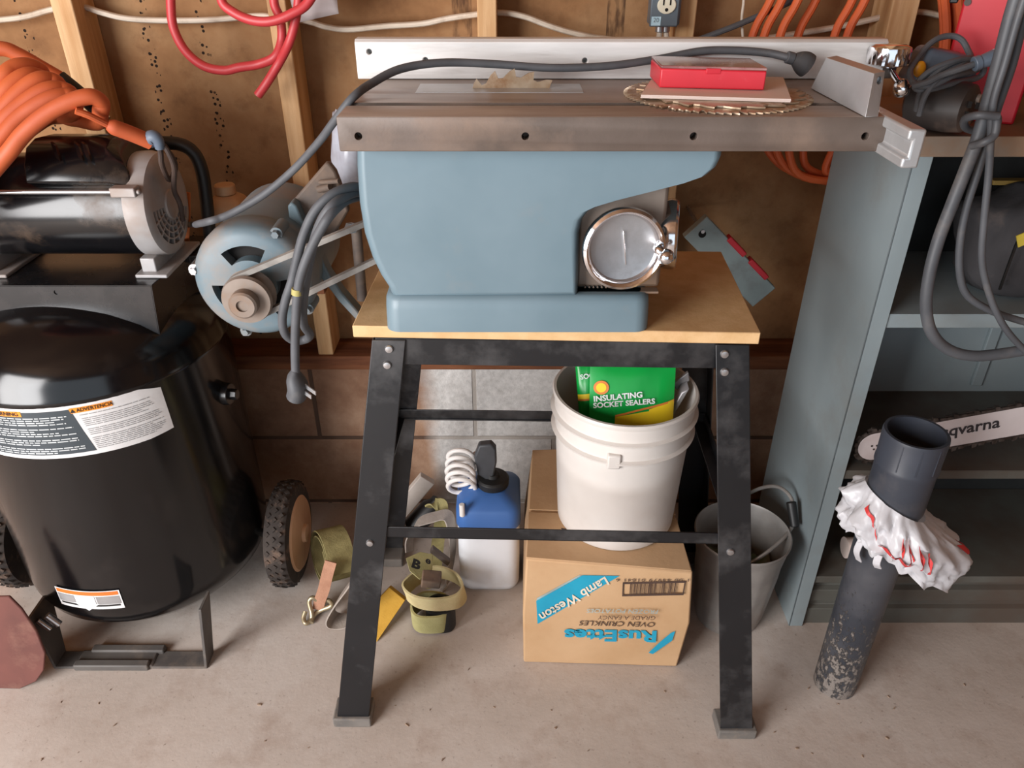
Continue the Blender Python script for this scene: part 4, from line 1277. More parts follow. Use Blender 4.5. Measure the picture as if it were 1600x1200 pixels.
q.f([q.v(S1(ctr_[0] + .06 * math.cos(2 * PI * k / 24), ctr_[1] + .07 * math.sin(2 * PI * k / 24), .0032)) for k in range(24)])
obj('round_emblem', q, M['packyellow'], pk1, 0, 0)
pk2, S2_ = pack([(898, 560), (940, 562), (944, 668), (905, 650)], 1.215, 1.255, 'sealer_packet', 'green foil packet with a white corner word, half hidden at the left of the bucket', 'green packets in the bucket')
stext('SOCKET', .12, .9, .30, .013, S2_, pk2, M['white'], .03, 1.0, -.1)
spatch(S2_, [(.0, .62, 0), (1.0, .42, 0), (1.0, .5, 0), (.0, .70, 0)], M['packyellow'], 'yellow_panel', pk2, .0016)
spatch(S2_, [(.0, .70, 0), (1.0, .5, 0), (1.0, .53, 0), (.0, .73, 0)], M['orangeprint'], 'orange_stripe', pk2, .0018)
M['toolgrey'] = mat('grey_tool_metal', (150, 148, 150), (124, 120, 120), rough=.4, metal=.4)
tl = thing('caulking_gun', 'grey metal tool leaning out of the right of the white bucket', 'tool', (.30, 1.27, .45))
a_, b_ = P(1040, 655, y=1.215), P(1070, 604, y=1.225)
obj('channel', B().obox((a_ + b_) / 2, b_ - a_, (0, 1, .3), (1, 0, .6), (b_ - a_).length, .022, .016), M['toolgrey'], tl, .002)
obj('grip', B().prism([P(1050, 600, y=1.235), P(1076, 582, y=1.235), P(1078, 594, y=1.235), P(1062, 616, y=1.235)], (0, .01, 0)), M['toolgrey'], tl, .002)
# something for them to lie on: rags filling the bucket
rg = B(); G = 22
gr = []
for j in range(7):
    rr = .110 * j / 6
    gr.append([rg.v((bcx + rr * math.cos(2 * PI * i / G), bcy + rr * math.sin(2 * PI * i / G), zb0 + .20 + .012 * math.sin(3 * i) * j / 6 + R.uniform(-.005, .005))) for i in range(G)] if j else [rg.v((bcx, bcy, zb0 + .205))])
for i in range(G): rg.f([gr[0][0], gr[1][i], gr[1][(i + 1) % G]])
for j in range(1, 6):
    for i in range(G): rg.f([gr[j][i], gr[j + 1][i], gr[j + 1][(i + 1) % G], gr[j][(i + 1) % G]])
bo_ = obj('rag', rg, mat('brown_rag', (110, 92, 80), (80, 66, 58), rough=.95, scale=30), None, 0, 60, solid=.004)
tag(bo_, 'brown rag stuffed inside the white bucket under the packets', 'rag')

# ---- white sprayer jug with a blue top
M['hdpe'] = mat('white_jug_plastic', (226, 228, 232), (214, 216, 220), rough=.45, scale=5, sss=.15, dirt=(196, 186, 178), dscale=6, damt=.4)
M['bluecap'] = mat('blue_plastic', (66, 108, 172), (56, 98, 160), rough=.4, scale=6, dirt=(90, 116, 160), dscale=6, damt=.3)
jx0, jx1 = P(719, 920, z=0).x, P(811, 921, z=0).x
jy0, jy1 = 1.297, 1.445
jg = thing('sprayer_jug', 'white plastic sprayer jug with blue shoulders and a coiled white hose', 'jug', ((jx0 + jx1) / 2, 1.37, 0))
rings = []
for z, gx in ((0, -.012), (.006, -.003), (.018, 0), (.10, .001), (.188, .0), (.192, -.002)):
    rings.append(rrect(jx0 - gx - .0, jx1 + gx, jy0 - gx, jy1 + gx, .028, z))
obj('jug_body', B().loft(rings), M['hdpe'], jg, 0, 50)
rings = []
for z, gx in ((.1915, .0015), (.196, .003), (.236, .002), (.246, -.004), (.262, -.030), (.268, -.046)):
    rings.append(rrect(jx0 - gx, jx1 + gx, jy0 - gx, jy1 + gx, max(.012, .028 + gx * .3), z))
sh = obj('blue_shoulder', B().loft(rings), M['bluecap'], jg, 0, 50)
cc = P(770, 752, z=.272)
cp_ = obj('pump_cap', B().lathe([(.036, 0), (.037, .016), (.033, .020), (.016, .022), (.014, .03), (.001, .03)], (cc.x, cc.y, .266), (0, 0, 1), 36), M['black'], jg, .001, label='round black pump cap')
M['wand'] = mat('dark_grey_wand', (78, 80, 84), (60, 62, 66), rough=.5)
wy = cc.y
obj('spray_handle', B().prism([P(u, v, y=wy - .012) for u, v in ((746, 742), (741, 715), (748, 697), (768, 695), (775, 703), (776, 724), (771, 748), (762, 752))], (0, .022, 0)), M['wand'], jg, .004, label='dark grey spray handle clipped on top')
hc_ = []
for k in range(61):
    a = 2 * PI * k / 12
    u = 722 + 21 * math.cos(a) - 3 * math.sin(k / 60 * PI); v = 708 + k * .95 + 13 * math.sin(a)
    hc_.append(P(u, v, y=jy0 + .035 + .012 * math.sin(a) + (.05 if k < 30 else .02)))
M['whitehose'] = mat('white_hose', (230, 226, 222), (214, 208, 204), rough=.5)
obj('hose', B().tube(hc_, .0052, 10, 3), M['whitehose'], jg)
np_ = P(722, 798, y=jy0 - .004)
obj('hose_nozzle', B().cyl(np_ + V((0, 0, .018)), np_ + V((0, 0, -.014)), .006).cyl(np_ + V((0, .006, .0)), np_ + V((0, .02, 0)), .004), M['whitehose'], jg, .001)

# ---- heap of straps
M['olive'] = mat('olive_webbing', (150, 140, 96), (128, 118, 80), rough=.9, scale=40, bump=.3, bscale=300, spec=.1)
M['tan'] = mat('tan_webbing', (178, 160, 134), (156, 138, 114), rough=.9, scale=30, bump=.3, bscale=300, spec=.1)
M['pinktan'] = mat('faded_webbing', (180, 136, 112), (160, 118, 96), rough=.9, scale=30, bump=.3, bscale=300, spec=.1)
M['greyweb'] = mat('grey_webbing', (168, 158, 148), (148, 138, 130), rough=.9, scale=30, bump=.3, bscale=300, spec=.1)
M['creamweb'] = mat('cream_webbing', (208, 194, 148), (190, 176, 132), rough=.9, scale=20, bump=.3, bscale=300, spec=.1, dirt=(180, 150, 116), dscale=6, damt=.5)
M['paleweb'] = mat('pale_olive_webbing', (184, 178, 128), (166, 160, 112), rough=.9, scale=20, bump=.3, bscale=300, spec=.1)
M['hook'] = mat('brassy_hook', (190, 176, 146), (160, 146, 118), rough=.38, metal=.7)
# olive roll beside the wheel
yr = 1.33
oc = P(514, 838, y=yr)
axd = V((-.85, -.5, .15)).normalized()
fa_, fb_, _ = frame(axd)
pts = []
for k in range(27):
    a = 2 * PI * k / 12; r = .068 - .001 * k
    pts.append(oc + fa_ * r * math.cos(a) + fb_ * r * math.sin(a))
zmin = min(p.z for p in pts) - .026
rl_ = B().strap([p - V((0, 0, zmin)) for p in pts], axd, .062, .0028, 4)
ol = obj('webbing_roll', rl_, M['olive'], None)
tag(ol, 'olive webbing strap rolled up on the floor beside the tan wheel hub', 'strap', 'straps on the floor')
# faded strap with a double hook
hk = thing('ratchet_strap', 'faded pinkish tie-down strap ending in a bent double wire hook', 'strap', P(497, 960, z=0), 'straps on the floor')
obj('webbing', B().strap([QP(517, 1.252, .140), QP(511, 1.244, .105), QP(506, 1.238, .07), QP(500, 1.238, .035), QP(497, 1.226, .018)], (1, 0, .1), .026, .003), M['pinktan'], hk)
def hookwire(pts): return B().tube(pts, .0052, 12, 8)
gz = .007
obj('wire_hook', hookwire([P(502, 946, z=.016), P(490, 934, z=.040), P(483, 940, z=.034), P(487, 958, z=.018), P(486, 968, z=gz), P(478, 974, z=gz), P(474, 966, z=.012), P(477, 955, z=.022)]), M['hook'], hk, 0, 60)
obj('wire_hook', hookwire([P(486, 973, z=gz), P(490, 962, z=gz + .003), P(500, 954, z=.014), P(518, 946, z=.028), P(512, 938, z=.030), P(501, 946, z=.017)]), M['hook'], hk, 0, 60)
# grey loop behind the left leg
lp = [QP(562, 1.19, .170), QP(545, 1.19, .130), QP(528, 1.195, .080), QP(517, 1.20, .035), QP(519, 1.205, .010), QP(533, 1.205, .003), QP(549, 1.205, .012), QP(560, 1.20, .05), QP(568, 1.195, .10), QP(572, 1.19, .150)]
gl = obj('webbing_loop', B().strap(lp, (.25, 1, 0), .045, .003, 6, True), M['greyweb'], None)
tag(gl, 'grey tan webbing strap looped on the floor against the left front leg', 'strap', 'straps on the floor')
# white plank behind
pA = [P(614, 788, y=1.50), P(658, 731, y=1.52), P(684, 757, y=1.50), P(640, 806, y=1.48)]
a0, a1 = P(588, 828, y=1.50), P(660, 742, y=1.52)
dd = (a1 - a0).normalized()
wv = (V((1, 0, -.9)) - dd * V((1, 0, -.9)).dot(dd)).normalized()
wp = B().obox((a0 + a1) / 2 + wv * .016, dd, wv, dd.cross(wv), (a1 - a0).length, .042, .022)
wo = obj('white_offcut', wp, mat('offwhite_board', (206, 194, 184), (190, 178, 168), rough=.7, dirt=(170, 140, 120), dscale=9, damt=.4), None, .002)
tag(wo, 'off-white board offcut leaning in the strap heap behind the left leg', 'board')
bt = thing('dark_canister', 'dark bottle lying in the strap heap beside the off-white board', 'bottle', P(650, 816, y=1.46))
obj('bottle_body', B().lathe([(.02, 0), (.027, .006), (.027, .075), (.018, .09), (.018, .10), (.001, .10)], P(643, 826, y=1.455), P(662, 806, y=1.465) - P(643, 826, y=1.455), 24), M['black'], bt)
# grey arch and ratchet pieces
ar = obj('webbing_arch', B().strap([P(640, 862, y=1.33), P(641, 838, y=1.35), P(655, 817, y=1.37), P(678, 808, y=1.38), P(699, 806, y=1.38), P(706, 830, y=1.36), P(707, 862, y=1.34), P(700, 905, y=1.31), P(690, 925, z=.012)], (.35, 1, .1), .034, .003), M['greyweb'], None)
tag(ar, 'grey webbing strap arching over the heap beside the white jug', 'strap', 'straps on the floor')
o2 = obj('webbing_fold', B().strap([P(668, 792, y=1.42), P(680, 788, y=1.42), P(690, 790, y=1.42), P(688, 818, y=1.40), P(684, 850, y=1.38), P(680, 890, y=1.36), P(676, 918, z=.01)], (1, .2, .2), .030, .004), M['olive'], None)
tag(o2, 'olive webbing end folded over behind the grey arched strap', 'strap', 'straps on the floor')
cr = B()
cc_ = [P(633, 888, y=1.20), P(634, 925, y=1.185), P(650, 945, y=1.165), P(683, 953, y=1.16), P(716, 940, y=1.175), P(722, 915, y=1.20), P(712, 900, y=1.235), P(690, 892, y=1.26), P(655, 884, y=1.25)]
zc_ = sum(p.z for p in cc_) / len(cc_)
cc_ = [V((p.x, p.y + .012, .094 + (p.z - zc_) * .10)) for p in [P(u, 925, y=y) for (u, y) in ((633, 1.205), (637, 1.178), (655, 1.160), (685, 1.156), (713, 1.168), (724, 1.200), (714, 1.240), (688, 1.262), (655, 1.245))]]
cl_ = obj('webbing_coil', B().strap(cc_, (-.12, -.25, 1), .050, .0045, 6, True), M['creamweb'], None)
tag(cl_, 'wide cream webbing strap coiled in an open ring in front of the jug', 'strap', 'straps on the floor')
r2 = [V((p.x, p.y, .034)) for p in [P(u, 975, z=.034) + V((0, dy, 0)) for u, dy in ((644, .05), (643, .02), (655, .0), (680, -.002), (696, .006), (703, .035), (690, .065), (660, .07))]]
rr_ = B().strap(r2, (0, -.1, 1), .056, .005, 6, True)
ro = thing('folded_strap', 'pale olive strap folded flat on the floor under the cream coil', 'strap', V((r2[0].x, r2[0].y, 0)), 'straps on the floor')
obj('webbing', rr_, M['paleweb'], ro)
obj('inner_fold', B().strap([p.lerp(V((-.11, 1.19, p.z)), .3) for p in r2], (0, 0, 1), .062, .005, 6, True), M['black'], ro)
bp2 = thing('strap_buckle', 'pale strap end printed with a black letter B lying on the heap', 'strap', P(655, 880, y=1.25), 'straps on the floor')
pb = [P(634, 872, y=1.245), P(656, 862, y=1.275), P(676, 866, y=1.275), P(674, 894, y=1.225), P(655, 905, y=1.20), P(640, 892, y=1.21)]
obj('strap_end', B().prism(pb, (.001, .004, -.007)), M['paleweb'], bp2, .001)
pl0 = P(653, 884, y=1.232)
ux_ = (pb[3] - pb[5]).normalized(); uu = (pb[1] - pb[4])
uu = (uu - ux_ * uu.dot(ux_)).normalized()
ux2 = (ux_ * .9 - uu * .35).normalized(); uy2 = (uu * .9 + ux_ * .35).normalized()
nb_ = ux2.cross(uy2)
text('lettering', 'B', P(649, 884, y=1.222) + nb_ * .004, ux2, uy2, .034, M['print_black'], bp2, bold=.05)
text('lettering', 'e', P(668, 878, y=1.240) + nb_ * .004, ux2, uy2, .026, M['print_black'], bp2, bold=.03)
obj('ratchet_pawl', B().obox(P(674, 905, y=1.21), (1, .3, -.4), (0, 1, .3), (.2, 0, 1), .045, .03, .02), M['dustmetal'], bp2, .003)
obj('ratchet_frame', B().obox(P(688, 868, y=1.30), (1, .1, -1.2), (0, 1, .3), (.5, 0, 1), .06, .012, .014), M['dustmetal'], bp2, .002)
# yellow wedge
yw = [P(590, 1003, z=.0), P(634, 928, z=.09), P(606, 914, y=1.22), P(586, 960, z=.03)]
wdg = obj('yellow_strap_end', B().prism([P(588, 1004, z=.002), P(633, 938, z=.045), P(608, 918, z=.062), P(592, 935, z=.05), P(586, 975, z=.02)], (.002, .012, -.004)), mat('yellow_webbing', (206, 160, 62), (186, 140, 48), rough=.85, scale=14, bump=.2, bscale=200), None, .001)
tag(wdg, 'pointed yellow strap end on the floor behind the left front leg', 'strap', 'straps on the floor')

# ---- galvanised bucket at the right
M['galv'] = mat('galvanised_steel', (168, 164, 160), (142, 138, 134), rough=.45, metal=.5, scale=12, dirt=(150, 126, 108), dscale=7, damt=.5)
gc = V((.489, 1.233, 0)); Hg = .245
gb = thing('metal_bucket', 'dented galvanised metal bucket with a wire bail behind the right leg', 'bucket', gc)
def gr_(r, z, fl=0):
    return [V((gc.x + (r + fl * (1 if (i // 2) % 2 else 0)) * math.cos(2 * PI * i / 64), gc.y + (r + fl * (1 if (i // 2) % 2 else 0)) * math.sin(2 * PI * i / 64), z)) for i in range(64)]
rg_ = [gr_(.001, .006), gr_(.066, .004), gr_(.069, 0), gr_(.072, .01), gr_(.075, .03, .0016), gr_(.087, .15, .0016), gr_(.090, .18), gr_(.098, Hg - .008), gr_(.1005, Hg - .004), gr_(.1005, Hg), gr_(.098, Hg + .002), gr_(.096, Hg - .003), gr_(.070, .012), gr_(.001, .008)]
obj('pail', B().loft(rg_, caps=False), M['galv'], gb, 0, 40)
bl0 = gc + V((.02, -.113, Hg - .012)); 
bw = [P(1150, 887, y=1.20), P(1172, 880, y=1.195), P(1200, 862, y=1.20), P(1222, 843, y=1.22), P(1238, 822, y=1.25)]
bw2 = [P(1241, 795, y=1.27), P(1232, 772, y=1.30), P(1212, 760, y=1.34), P(1185, 764, y=1.38), P(1160, 778, y=1.41), P(1130, 795, y=1.42)]
obj('bail', B().tube(bw + bw2, .0042, 10, 8), M['galv'], gb)
g0, g1 = P(1236, 784, y=1.275), P(1242, 823, y=1.245)
obj('bail_grip', B().cyl(g0, g1, .0105, .0095, 16), M['black'], gb, .002)
gl_ = B(); G = 20
cx_ = [[gl_.v((gc.x + .080 * j / 4 * math.cos(2 * PI * i / G), gc.y + .080 * j / 4 * math.sin(2 * PI * i / G), .14 + R.uniform(-.02, .03))) for i in range(G)] for j in range(1, 5)]
c0_ = gl_.v((gc.x, gc.y, .16))
for i in range(G): gl_.f([c0_, cx_[0][i], cx_[0][(i + 1) % G]])
for A, Bq in zip(cx_, cx_[1:]):
    for i in range(G): gl_.f([A[i], Bq[i], Bq[(i + 1) % G], A[(i + 1) % G]])
go = obj('green_cloth', gl_, mat('faded_green_cloth', (96, 112, 84), (140, 128, 108), rough=.95, scale=12), None, 0, 60, solid=.004)
tag(go, 'faded green cloth crumpled inside the galvanised bucket', 'cloth')

# ---- black pipe standing on end with a plastic bag tied round it
def muddy():
    m, nt, b = new_mat('black_pipe_dried_mud')
    vec = coords(nt)
    sep = nt.nodes.new('ShaderNodeSeparateXYZ'); nt.links.new(vec, sep.inputs[0])
    n1 = noise(nt, coords(nt, (1, 1, .6)), 95, 6, .75)
    mr = nt.nodes.new('ShaderNodeMapRange'); nt.links.new(sep.outputs[2], mr.inputs[0])
    mr.inputs[1].default_value = .0; mr.inputs[2].default_value = .36; mr.inputs[3].default_value = .10; mr.inputs[4].default_value = -.16
    ad = nt.nodes.new('ShaderNodeMath'); nt.links.new(n1, ad.inputs[0]); nt.links.new(mr.outputs[0], ad.inputs[1])
    f = ramp(nt, ad.outputs[0], [(.5, (0, 0, 0, 1)), (.58, (.9, .9, .9, 1))]).outputs[0]
    c0 = ramp(nt, noise(nt, vec, 7, 5), [(.4, (48, 51, 58)), (.7, (80, 80, 84))]).outputs[0]
    c = mixc(nt, f, c0, (126, 117, 110))
    nt.links.new(c, b.inputs['Base Color'])
    r = ramp(nt, f, [(0, (.4, .4, .4, 1)), (1, (.95, .95, .95, 1))]); nt.links.new(r.outputs[0], b.inputs['Roughness'])
    bp = N(nt, 'ShaderNodeBump', Strength=.9, Distance=.003)
    nt.links.new(f, bp.inputs['Height']); nt.links.new(bp.outputs[0], b.inputs['Normal'])
    return m
M['abs'] = muddy()
M['abscoup'] = mat('dark_coupling', (58, 62, 72), (48, 52, 60), rough=.42, scale=7, dirt=(120, 112, 110), dscale=7, dlo=.55, dhi=.8, damt=.4)
pc_ = V((.668, 1.045, 0)); PH = .63
dpp = thing('drain_pipe', 'black plastic drain pipe standing on end before the grey cabinet', 'pipe', pc_)
obj('pipe', B().lathe([(.036, .004), (.0412, 0), (.0415, .02), (.0455, PH - .12), (.0455, PH - .05), (.040, PH - .05), (.036, .004)], pc_, (0, 0, 1), 48, caps=False), M['abs'], dpp, 0, 40)
cz = PH - .155
cpl = obj('coupling', B().lathe([(.0458, 0), (.0485, .0), (.0495, .004), (.0495, .088), (.0515, .089), (.0515, .096), (.0505, .098), (.0515, .150), (.0505, .155), (.0455, .155), (.0448, .10), (.044, .06), (.044, 0)], (pc_.x, pc_.y, cz), (0, 0, 1), 64, caps=False), M['abscoup'], dpp, 0, 40)
for th in (225, 258, 292):
    a = math.radians(th); d = V((math.cos(a), math.sin(a), 0)); 
    p = pc_ + d * .0512
    obj('mould_line', B().obox(p + V((0, 0, cz + .124)), d.cross(V((0, 0, 1))), d, (0, 0, 1), .0016, .0016, .05), M['abscoup'], cpl)
# the bag
def plastic():
    m = mat('thin_white_plastic', (226, 226, 230), (214, 212, 216), rough=.35, scale=20)
    nt = m.node_tree; b = nt.nodes['Principled BSDF']; out_ = nt.nodes['Material Output']
    tr = N(nt, 'ShaderNodeBsdfTranslucent'); tr.inputs[0].default_value = (.8, .78, .76, 1)
    mx = nt.nodes.new('ShaderNodeMixShader'); mx.inputs[0].default_value = .3
    nt.links.new(b.outputs[0], mx.inputs[1]); nt.links.new(tr.outputs[0], mx.inputs[2]); nt.links.new(mx.outputs[0], out_.inputs[0])
    return m
M['bag'] = plastic()
bg = thing('plastic_bag', 'crumpled white plastic bag with red print tied around the black pipe', 'bag', pc_ + V((0, -.05, .40)))
from mathutils import noise as mnoise
zc0 = PH - .135
def bagpt(th, w2):
    """w2 0 at the tied top .. 1 at the ragged hem"""
    d = V((math.cos(th), math.sin(th), 0))
    right = max(0, math.cos(th + .45)) ** 1.5
    z = zc0 - .005 - w2 * (.085 + .035 * right) + .028 * math.cos(th - PI) * (1 - .3 * w2)
    r = .0535 + (.016 + .052 * right) * math.sin(min(1, w2 * 1.25) * PI * .55) + .012 * math.sin(w2 * PI)
    n1 = mnoise.noise(V((math.cos(th) * 3.1, math.sin(th) * 3.1, w2 * 3)))
    n2 = mnoise.noise(V((math.cos(th) * 9, math.sin(th) * 9, w2 * 7 + 5)))
    amp = min(1, w2 * 3 + .2)
    r += amp * (.016 * n1 + .010 * n2 + .003 * math.sin(th * 13 + 4 * w2) + .007 * mnoise.noise(V((math.cos(th) * 5, math.sin(th) * 5 + 2 * w2, w2 * 11))))
    r = max(r, .0545)
    z += .012 * w2 * mnoise.noise(V((math.cos(th) * 6, math.sin(th) * 6, 3))) + .004 * w2 * math.sin(th * 17)
    return pc_ + d * r + V((0, 0, z))
bb = B(); NT, NW = 120, 18
g = [[bb.v(bagpt(2 * PI * i / NT, j / NW)) for i in range(NT)] for j in range(NW + 1)]
for j in range(NW):
    for i in range(NT): bb.f([g[j][i], g[j][(i + 1) % NT], g[j + 1][(i + 1) % NT], g[j + 1][i]])
obj('crumpled_sheet', bb, M['bag'], bg, 0, 70)
# loose tails
for (th, dz) in ((math.radians(212), .05), (math.radians(240), .032)):
    p = bagpt(th, .95); d = V((math.cos(th), math.sin(th), 0))
    obj('bag_tail', B().strap([p, p + d * .004 + V((0, 0, -dz * .5)), p + d * -.002 + V((.006, 0, -dz))], d.cross(V((0, 0, 1))), .012, .003), M['bag'], bg, .001)
M['redprint'] = mat('red_print', (206, 62, 60), (196, 50, 50), rough=.5)
def bagmark(a0, a1, w0, w1, wid):
    b = B(); n = 8
    pr_ = []
    for k in range(n + 1):
        th = math.radians(a0 + (a1 - a0) * k / n); w2 = w0 + (w1 - w0) * k / n
        p = bagpt(th, w2 - wid / 2); q = bagpt(th, w2 + wid / 2); d = V((math.cos(th), math.sin(th), 0)) * .0045
        pr_.append((b.v(p + d), b.v(q + d)))
    for (a1_, b1_), (a2_, b2_) in zip(pr_, pr_[1:]): b.f([a1_, b1_, b2_, a2_])
    return obj('red_print', b, M['redprint'], bg, 0, 60)
bagmark(222, 232, .30, .62, .05); bagmark(236, 274, .68, .74, .09); bagmark(258, 262, .36, .58, .20); bagmark(266, 270, .34, .58, .2); bagmark(274, 279, .36, .6, .22); bagmark(283, 287, .38, .6, .2)
bagmark(330, 345, .35, .42, .1); bagmark(205, 222, .2, .3, .06)

# ---- grit on the concrete
gt = B()
for k in range(70):
    u, v = R.uniform(60, 1560), R.uniform(960, 1190)
    if v < 1070 and (u < 360 or 420 < u < 560 or 580 < u < 730 or 800 < u < 1110 or 1200 < u): continue
    if u < 600 and 520 < u or 1110 < u < 1190: continue
    p = P(u, v, z=0)
    s = R.uniform(.0012, .0032)
    gt.obox(p + V((0, 0, s * .4)), (R.uniform(-1, 1), R.uniform(-1, 1), 0), (R.uniform(-1, 1), R.uniform(-1, 1), .01), (0, 0, 1), s * R.uniform(1, 2.6), s, s * .8)
gto = obj('floor_grit', gt, mat('grit', (120, 98, 82), (160, 140, 120), rough=.9, scale=90), None, 0, 0)
tag(gto, 'scattered wood chips and grit on the concrete floor', 'grit'); gto['kind'] = 'stuff'

# ================================================================ GREY CABINET AND WHAT IS IN IT
M['cabinet'] = mat('grey_green_enamel', (142, 153, 156), (130, 142, 146), rough=.42, scale=4, dirt=(120, 112, 100), dscale=5, dlo=.55, dhi=.8, damt=.45)
M['cabtop'] = mat('dusty_cabinet_top', (140, 112, 88), (120, 98, 80), rough=.75, scale=5, dirt=(118, 126, 124), dscale=4, dlo=.55, dhi=.75, damt=.7)
cx0, cx1, cy0, cy1, ch = .62, 1.46, 1.195, 1.50, 1.072
cab = thing('metal_cabinet', 'open grey-green metal cabinet with shelves coloured darker for shade at the right', 'cabinet', ((cx0 + cx1) / 2, 1.35, 0))
obj('side_panel', B().box((cx0, cy0, 0), (cx0 + .0025, cy1, ch - .031)).box((cx0, cy0, 0), (cx0 + .030, cy0 + .0025, ch - .031)), M['cabinet'], cab, .0008)
obj('side_panel', B().box((cx1 - .0025, cy0, 0), (cx1, cy1, ch - .031)).box((cx1 - .030, cy0, 0), (cx1, cy0 + .0025, ch - .031)), M['cabinet'], cab, .0008)
M['cabshelf'] = mat('dirty_shaded_shelf', (92, 92, 86), (76, 72, 66), rough=.6, scale=4, dirt=(84, 66, 54), dscale=4, dlo=.42, dhi=.7, damt=.7)  # dirty, and darkened to paint in shade on lower shelves and kick plate
M['shadeback'] = mat('shaded_back_panel', (34, 36, 36), (26, 27, 27), rough=.7)  # the compartments' inner shade put into the panel colour
obj('back_panel', B().box((cx0 + .003, cy1 - .003, .43), (cx1 - .003, cy1, .755)), M['cabinet'], cab)
obj('shaded_back', B().box((cx0 + .003, cy1 - .003, .755), (cx1 - .003, cy1, ch - .031)), M['shadeback'], cab, label='back of the top compartment, coloured near-black for its shade')
obj('shaded_back', B().box((cx0 + .003, cy1 - .003, .01), (cx1 - .003, cy1, .43)), M['shadeback'], cab, label='back of the bottom compartments, coloured near-black for their shade')

obj('top', B().box((cx0 - .004, cy0 - .004, ch - .031), (cx1 + .004, cy1 + .004, ch)), M['cabtop'], cab, .002)
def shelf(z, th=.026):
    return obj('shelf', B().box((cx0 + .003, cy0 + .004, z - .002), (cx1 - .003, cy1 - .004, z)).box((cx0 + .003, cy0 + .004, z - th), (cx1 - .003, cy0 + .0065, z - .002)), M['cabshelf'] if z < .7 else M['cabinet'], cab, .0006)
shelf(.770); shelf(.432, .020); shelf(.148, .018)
obj('cross_rail', B().box((cx0 + .003, cy1 - .05, .345), (cx1 - .003, cy1 - .02, .368)), M['cabinet'], cab, .001)
kk = B()
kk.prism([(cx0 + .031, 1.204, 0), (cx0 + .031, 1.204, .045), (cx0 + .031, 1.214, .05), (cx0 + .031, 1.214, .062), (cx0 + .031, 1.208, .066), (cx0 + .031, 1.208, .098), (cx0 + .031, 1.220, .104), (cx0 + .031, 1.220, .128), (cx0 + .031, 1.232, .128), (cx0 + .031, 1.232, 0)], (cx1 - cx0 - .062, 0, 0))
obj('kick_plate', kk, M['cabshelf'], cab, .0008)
sx_ = P(1535, 570, y=cy1 - .006).x
obj('back_stiffener', B().box((sx_ - .012, cy1 - .012, .45), (sx_ + .012, cy1 - .003, .74)), M['cabinet'], cab, .002)

# ---- chainsaw on the lower shelf: the bar shows, the body is beyond the frame
M['barwhite'] = mat('chainsaw_bar', (214, 206, 206), (198, 188, 188), rough=.4, metal=.15, scale=6, dirt=(176, 150, 140), dscale=7, damt=.35)
M['chain'] = mat('oily_chain', (52, 44, 40), (90, 82, 78), rough=.45, metal=.5, scale=80)
yc = 1.215
c1 = P(1366, 697, y=yc); c2 = P(1605, 655, y=yc)
dx = (c2 - c1).normalized(); up = V((0, 1, 0)).cross(dx); up = up if up.z > 0 else -up
rT = (P(1366, 678, y=yc) - P(1366, 726, y=yc)).length / 2 * .93
L_ = .42
cs_ = thing('chainsaw', 'chainsaw with a long white guide bar lying on the lower cabinet shelf', 'chainsaw', V((c1.x + L_, yc, .433)))
def barpt(s, r): return c1 + dx * s + up * r
def stad(rr, ends=True):
    pts = []
    for k in range(13):
        a = PI / 2 + PI * k / 12
        pts.append(c1 + dx * (rr * math.cos(a)) + up * (rr * math.sin(a)))
    pts += [c1 + dx * L_ - up * rr * 1.05, c1 + dx * L_ + up * rr * 1.05]
    return pts
obj('guide_bar', B().prism([p + V((0, -.0025, 0)) for p in stad(rT * .90)], (0, .005, 0)), M['barwhite'], cs_, .0006)
obj('drive_chain', B().prism([p + V((0, -.0022, 0)) for p in stad(rT * 1.06)], (0, .0044, 0)), M['chain'], cs_)
ck = B()
per = [(s, 1) for s in [i * .0125 for i in range(33)]] + [(s, -1) for s in [i * .0125 for i in range(33)]]
for i, (s, sg) in enumerate(per):
    c = c1 + dx * s + up * sg * rT * 1.05
    if i % 3 == 0: ck.hexa([c + dx * a - V((0, .0035, 0)) * 1 + up * sg * b + V((0, t, 0)) for a, b, t in ((-.005, -.003, 0), (.005, -.003, 0), (.005, -.003, .007), (-.005, -.003, .007), (-.005, .0075, 0), (.003, .0055, 0), (.003, .0055, .007), (-.005, .0075, .007))])
    else: ck.obox(c + V((0, -.003 if i % 3 == 1 else .003, 0)), dx, up, (0, 1, 0), .011, .0065, .002)
for k in range(9):
    a = PI / 2 + PI * (k + .5) / 9
    d = dx * math.cos(a) + up * math.sin(a)
    ck.obox(c1 + d * rT * 1.06 + V((0, .003 * (-1) ** k, 0)), d.cross(V((0, 1, 0))), d, (0, 1, 0), .010, .008, .0025)
obj('cutter_link', ck, M['chain'], cs_, 0, 0)['kind'] = 'stuff'
tp_ = P(1517, 668, y=yc - .0027)
n_ = V((0, -1, 0))
text('lettering', 'Husqvarna', tp_ + dx * -.022 + V((0, -.0003, 0)), dx, up, .035, mat('dark_logo_print', (46, 44, 50), rough=.5), cs_, bold=.02, th=.0004)
for k in range(3):
    a = 2 * PI * k / 3 + .4
    p = c1 + dx * (-.001 + .0055 * math.cos(a)) + up * .0055 * math.sin(a) + V((0, -.0025, 0))
    obj('nose_rivet', B().cyl(p, p + V((0, -.0006, 0)), .0022, seg=10), M['chain'], cs_)
e0 = c1 + dx * L_
obj('saw_body', B().obox(e0 + dx * .13 + V((0, .02, .03)), dx, (0, 1, 0), up, .30, .12, .15), mat('orange_saw_housing', (206, 84, 36), rough=.45), cs_, .02, segs=4)
